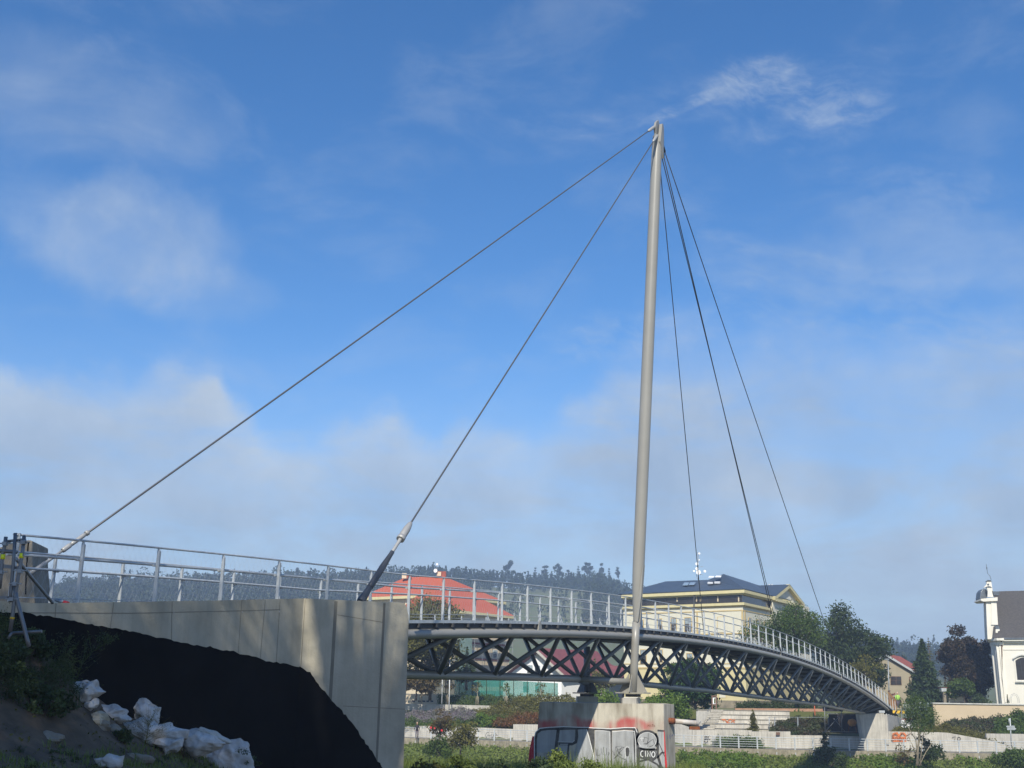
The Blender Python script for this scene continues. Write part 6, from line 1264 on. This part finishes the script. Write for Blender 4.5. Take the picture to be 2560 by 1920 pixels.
stalk('weed_stalk', 'upright weed stalk left of the long arching one', [(150, 1700), (158, 1660), (162, 1640), (168, 1600)], 18.5, .008, 'leaf_weed', 30, .05, 2)
stalk('weed_stalk', 'thin grey stalk in front of the white sacks', [(362, 1862), (368, 1838), (372, 1815), (374, 1800)], 17.0, .006, 'leaf_olive', 40, .03, 3)
# tall grass and shrubs around the pier foot
P, rg = near_scatter(150000, lambda X, Y, s, t, y: (X > 960) & (X < 1760) & (y > 27) & (y < 49) & (Y > 1850), 44, (4, 34), (-14, 14)); blades('tall_grass', 'tall light green grass between the abutment and the pier', P, rg, .75, .03, 'leaf_grass', .5)
shr = [(1345, 1925, 37, 1868, 90, 'leaf_weed', 'dark willow shrub left of the pier foot'), (1258, 1930, 34, 1878, 130, 'leaf_dark', 'dark shrub halfway between the abutment and the pier'), (1405, 1935, 39, 1862, 120, 'leaf_grass', 'pale green shrub in front of the left half of the pier'), (1470, 1940, 38, 1880, 110, 'leaf_grass', 'light green shrub in front of the middle of the pier'), (1550, 1950, 38, 1896, 120, 'leaf_grass', 'low light green shrub below the right half of the pier'),
       (1060, 1930, 32, 1880, 110, 'leaf_olive', 'brownish grass shrub beside the abutment corner'), (1150, 1930, 33, 1868, 110, 'leaf_grass', 'green shrub right of the brownish one near the abutment'), (1340, 1935, 35, 1884, 90, 'leaf_dark', 'darkest shrub at the left edge of the graffiti')]
for i, (px, by, Yg, ty, w_, lm, lab) in enumerate(shr): tree('shrub', lab, px, by+30, Yg, ty, w_, lm, lumps=22, per=700, leaf=.10, shape='dome', seed=70+i, cat='shrub', gap=.1)
P, rg = near_scatter(26000, lambda X, Y, s, t, y: (X > 1400) & (X < 1620) & (Y > 1850) & (y < 44) & (y > 36), 45, (4, 34), (-14, 14)); blades('tall_grass', 'fine grass tips in front of the graffiti', P, rg, 1.35, .02, 'leaf_grass', .35)

# ------------------------------------------------------------------ sacks at the wall
def sack(lab, outline, Yg, depth, seed, dirt=False, parent_mat='sack'):
    lo = max(outline, key=lambda q: q[1]); gp = near_hit(lo[0], min(lo[1]-3, 1935)); Yg = min(gp[1]-.12, 23.6)+(.1 if seed == 2 else 0)
    """slumped cloth sack: a cushion over the outline, pushed into creases and folds"""
    rg = np.random.default_rng(seed); pts = [at(x, y, Yg) for x, y in outline]; c = sum(pts)/len(pts); n = len(pts); pts = [c+(p-c)*1.16 for p in pts]
    ring_n = 120; per_ = []; 
    for i in range(ring_n): q = i/ring_n*n; k = int(q); a_ = pts[k % n]; b_ = pts[(k+1) % n]; per_.append(a_+(b_-a_)*(q-k))
    per_ = np.array(per_); R = 34; vs = []; dirs = [rg.normal(size=3) for _ in range(14)]; ph = rg.random(14)*6.28; fr = rg.uniform(5, 34, 14)
    for side in (-1, 1):
        for j in range(R+1):
            q = j/R; rr = math.sin(q*math.pi/2); hgt = math.cos(q*math.pi/2)
            for i in range(ring_n):
                p = c+(per_[i]-c)*rr; vs.append(p+V3(0, side*depth*.65*hgt, 0))
    vs = np.array(vs); off = np.zeros(len(vs))
    for d_, p_, f_ in zip(dirs, ph, fr): d_ = d_/np.linalg.norm(d_); off += (1-np.abs(np.sin(vs@d_*f_*.55+p_+1.3*np.sin(vs@dirs[0]*3))))*(.5/ (f_**.55))
    off = off-off.mean(); nrm = vs-c; nrm[:, 1] *= 1.6; nrm /= np.linalg.norm(nrm, axis=1)[:, None]+1e-9
    cz = np.array([bnoise.voronoi(Vector(p)*3.1+Vector((seed, 0, 0)))[0][0] for p in vs])*.11+np.array([bnoise.voronoi(Vector(p)*7.5+Vector((0, seed, 0)))[0][0] for p in vs])*.06
    vs = vs+nrm*(off*.16+cz-cz.mean())[:, None]
    qs = []
    for sd_ in (0, 1):
        b_ = sd_*(R+1)*ring_n
        for j in range(R):
            for i in range(ring_n): qs.append((b_+j*ring_n+i, b_+j*ring_n+(i+1) % ring_n, b_+(j+1)*ring_n+(i+1) % ring_n, b_+(j+1)*ring_n+i))
    o = fast('sack', vs, qs, parent_mat, None, loc=c); o.data.polygons.foreach_set('use_smooth', np.full(len(qs), True)); tag(o, lab, 'sack', 'crumpled white sacks along the wall'); return o
zz6 = lambda pts: [(200+x*440/2212, 1680+y*440/2212) for x, y in pts]
sack('upper left sack, folded to a point, half behind weeds', zz6([(-60, 150), (0, 135), (100, 130), (185, 125), (190, 195), (265, 250), (210, 310), (130, 370), (70, 400), (10, 380), (-50, 320)]), 20.4, .28, 1)
sack('grey crumpled sack tucked under the pointed upper one', zz6([(90, 390), (180, 350), (225, 410), (215, 460), (120, 500), (40, 470)]), 20.6, .18, 2)
sack('sack with a tall peaked corner, highest of the middle pile', zz6([(550, 560), (580, 460), (640, 305), (740, 335), (850, 380), (930, 435), (990, 450), (970, 590), (930, 640), (820, 610), (700, 620), (600, 600)]), 20.6, .38, 3)
sack('flat crumpled sack left of the tall peaked one', zz6([(220, 500), (260, 455), (380, 450), (430, 430), (480, 460), (570, 470), (560, 530), (620, 600), (480, 640), (360, 620), (230, 640)]), 20.3, .3, 4)
sack('long smooth white sack lying in the middle of the row', zz6([(460, 720), (560, 650), (700, 640), (760, 590), (860, 600), (960, 640), (1080, 660), (1250, 720), (1330, 730), (1300, 830), (1180, 860), (1050, 860), (940, 910), (830, 910), (740, 890), (600, 840)]), 20.7, .42, 5)
sack('small twisted sack end at the foot of the long one', zz6([(1040, 860), (1180, 860), (1300, 830), (1290, 930), (1240, 980), (1150, 1000), (1080, 1035), (1050, 960), (960, 900)]), 20.6, .26, 6)
sack('rounded white sack right of the long one', zz6([(1310, 790), (1380, 750), (1520, 735), (1620, 770), (1700, 830), (1790, 890), (1700, 960), (1580, 1000), (1450, 1000), (1330, 950), (1290, 900)]), 21.2, .4, 7)
sack('large dusty sack at the lower right end of the row', zz6([(1400, 1060), (1480, 980), (1600, 920), (1800, 885), (2000, 878), (2075, 930), (2090, 1050), (2130, 1210), (2080, 1300), (1800, 1300), (1560, 1250), (1420, 1140)]), 20.9, .5, 8)
sack('grey beige cloth edge behind the rounded sack', zz6([(1500, 730), (1560, 712), (1700, 770), (1840, 840), (1880, 885), (1800, 900), (1650, 850)]), 21.9, .12, 9, parent_mat='wall_cap')
sack('flat pale cloth lying in the grass at the bottom', zz6([(180, 1090), (400, 1065), (555, 1050), (550, 1120), (400, 1210), (240, 1210)]), 16.6, .12, 10)
for i, (px, pyy, r_, Yg, lab) in enumerate(((240, 1795, .17, 18.5, 'grey stone left of the flat crumpled sack'), (252, 1812, .16, 18.2, 'brown stone under the flat crumpled sack'), (285, 1822, .12, 18.1, 'small brown stone right of the bigger one'), (128, 1842, .14, 15.2, 'flat pale stone in the bare soil'), (345, 1895, .16, 16.0, 'pale stone beside the cloth in the grass'))):
    bmv = MB(); p = near_hit(px, pyy+4); rg = np.random.default_rng(90+i); vs = []; fs = []
    nu, nv_ = 12, 8
    for a_ in range(nv_+1):
        for b_ in range(nu): th_ = math.pi*a_/nv_; fi = 2*math.pi*b_/nu; d = V3(math.sin(th_)*math.cos(fi)*1.3, math.sin(th_)*math.sin(fi), math.cos(th_)*.7); vs.append(p+d*r_*(1+.22*math.sin(3*d[0]+i)+.15*math.sin(5*d[2]+2*i+d[1]*4)))
    fs = [(a_*nu+b_, a_*nu+(b_+1) % nu, (a_+1)*nu+(b_+1) % nu, (a_+1)*nu+b_) for a_ in range(nv_) for b_ in range(nu)]
    bmv.add(vs, fs); tag(link('stone', bmv, 'concrete_brown' if i else 'concrete'), lab, 'stone', 'stones lying on the bare soil')

# ------------------------------------------------------------------ scaffold at the left edge
lf = thing('edge_scaffold', at(30, 1600, 15.5), 'galvanised scaffold frame with yellow tape marks at the left edge', 'scaffold'); YS = 15.5
def SF(x, y, o=0): return at(x*130/770, 1320+y*280/1659, YS+o)
for pts, r_ in (([(228, 75), (200, 500), (160, 950), (150, 1100)], .024), ([(358, 110), (330, 400), (290, 600), (225, 1000), (185, 1300), (150, 1540)], .026), ([(88, 130), (65, 290), (35, 400), (15, 700), (-10, 900)], .026), ([(30, 400), (10, 650), (-20, 900)], .02)):
    mb = MB(); mb.tube([SF(*p) for p in pts], r_, 10); link('standard', mb, 'scaffold_steel', lf)
mb = MB(); mb.tube([SF(-40, 330), SF(60, 345), SF(190, 350), SF(240, 355, .1)], .028, 10); mb.tube([SF(-20, 345, .1), SF(250, 362, .1)], .022, 10); link('ledger', mb, 'scaffold_steel', lf)
def pfl(name, pts, holes):
    mb = MB(); mb.prism([SF(*p) for p in pts], V3(0, .035, 0)); g_ = link(name, mb, 'scaffold_steel', lf)
    for h_ in holes: mb = MB(); mb.disc(SF(*h_, -.001), V3(0, -1, 0), .011, .004, 8); link('hole', mb, 'deck_dark', g_)
pfl('perforated_plate', [(100, 175), (370, 150), (380, 190), (110, 215)], [(128, 198), (150, 197), (250, 187), (288, 187)])
pfl('perforated_plate', [(-40, 525), (290, 565), (285, 615), (-40, 580)], [(180, 578), (205, 583), (235, 590)])
pfl('perforated_plate', [(-40, 1005), (130, 1010), (235, 1030), (230, 1055), (-40, 1045)], [(122, 1025)])
for x, y in ((75, 228), (350, 208), (15, 648), (300, 632), (225, 825), (175, 1050)): link('coupler', MB().box(SF(x, y, -.02), (.17, .04, .014)).box(SF(x, y+6, -.02), (.06, .07, .05)), 'galvanised_dull', lf)
for x, y in ((320, 412), (42, 428)): mb = MB(); mb.tube([SF(x+4, y-36), SF(x-4, y+36)], .031, 12); link('tape_mark', mb, 'yellow_tape', lf)
mb = MB(); mb.tube([SF(185, 1318), SF(178, 1350)], .03, 10); link('tape_mark', mb, 'yellow_sign', lf)
mb = MB(); mb.tube([SF(208, 830), SF(250, 1060), (SF(340, 1400)), SF(400, 1640), SF(430, 1760)], .027, 10); link('brace', mb, 'scaffold_steel', lf)
mb = MB(); mb.tube([SF(165, 1560, .1), SF(620, 1530, .1)], .022, 10); link('foot_tube', mb, 'scaffold_steel', lf)
mb = MB(); mb.tube([SF(235, 455, .5), SF(330, 560, 1.0), SF(440, 700, 1.8), SF(700, 1010, 2.8), SF(780, 1110, 3.0)], .026, 10); link('brace', mb, 'galvanised_dull', lf)
mb = MB(); mb.tube([SF(170, 1560), SF(120, 1640)], .02, 8); mb.tube([SF(300, 560, .02), SF(255, 800, .02), SF(225, 825, .02)], .022, 8); link('standard', mb, 'scaffold_steel', lf)
# pole lying on the deck
pl_ = thing('marker_pole', at(155, 1505, 20.5), 'grey pole with a red band lying on the wall top at the left', 'pole'); mb = MB(); mb.tube([at(140, 1499, 20.6), at(160, 1506, 20.4)], .035, 10); link('shaft', mb, 'galvanised_dull', pl_); mb = MB(); mb.tube([at(159, 1505.6, 20.42), at(170, 1509, 20.3)], .036, 10); link('red_band', mb, 'red_spray', pl_)

# ------------------------------------------------------------------ big trees beside the photographer, whose shade lies on the slope and the abutment
shade = [(-13, 1.5, 17, 10), (-8.5, -1, 19, 9), (-6.0, 4.0, 20, 7.5), (-17, 5, 19, 10)]
slab = ['tall leafy tree to the left of the viewpoint', 'tall leafy tree just behind the viewpoint', 'slender leafy tree nearest the viewpoint', 'tall leafy tree farthest left of the viewpoint']
for i, (x, y, h_, w_) in enumerate(shade):
    tree('riverside_tree', slab[i], 0, 0, 0, h_+5, w_, 'leaf_green', base=(x, y, float(near_z(x, y))), lumps=(80, 80, 110, 80)[i], per=(30, 32, 15, 30)[i], leaf=(.17, .17, .13, .17)[i], trunk=.5, tr_r=.3, seed=100+i, gap=0)

# ------------------------------------------------------------------ haze
mb = MB(); mb.box((0, 1300, 46), (3600, 2800, 114)); hz = link('haze', mb, 'deck_dark'); hz.data.materials.clear()
hm = bpy.data.materials.new('haze_air'); hm.use_nodes = True; nt = hm.node_tree; nt.nodes.clear(); o_ = nt.nodes.new('ShaderNodeOutputMaterial'); pv = nt.nodes.new('ShaderNodeVolumePrincipled')
pv.inputs['Color'].default_value = (.55, .72, 1, 1); pv.inputs['Density'].default_value = .00062; pv.inputs['Anisotropy'].default_value = .0; nt.links.new(pv.outputs[0], o_.inputs['Volume']); hz.data.materials.append(hm); tag(hz, kind='stuff'); hz['label'] = 'thin pale haze over the whole valley'; hz['category'] = 'haze'
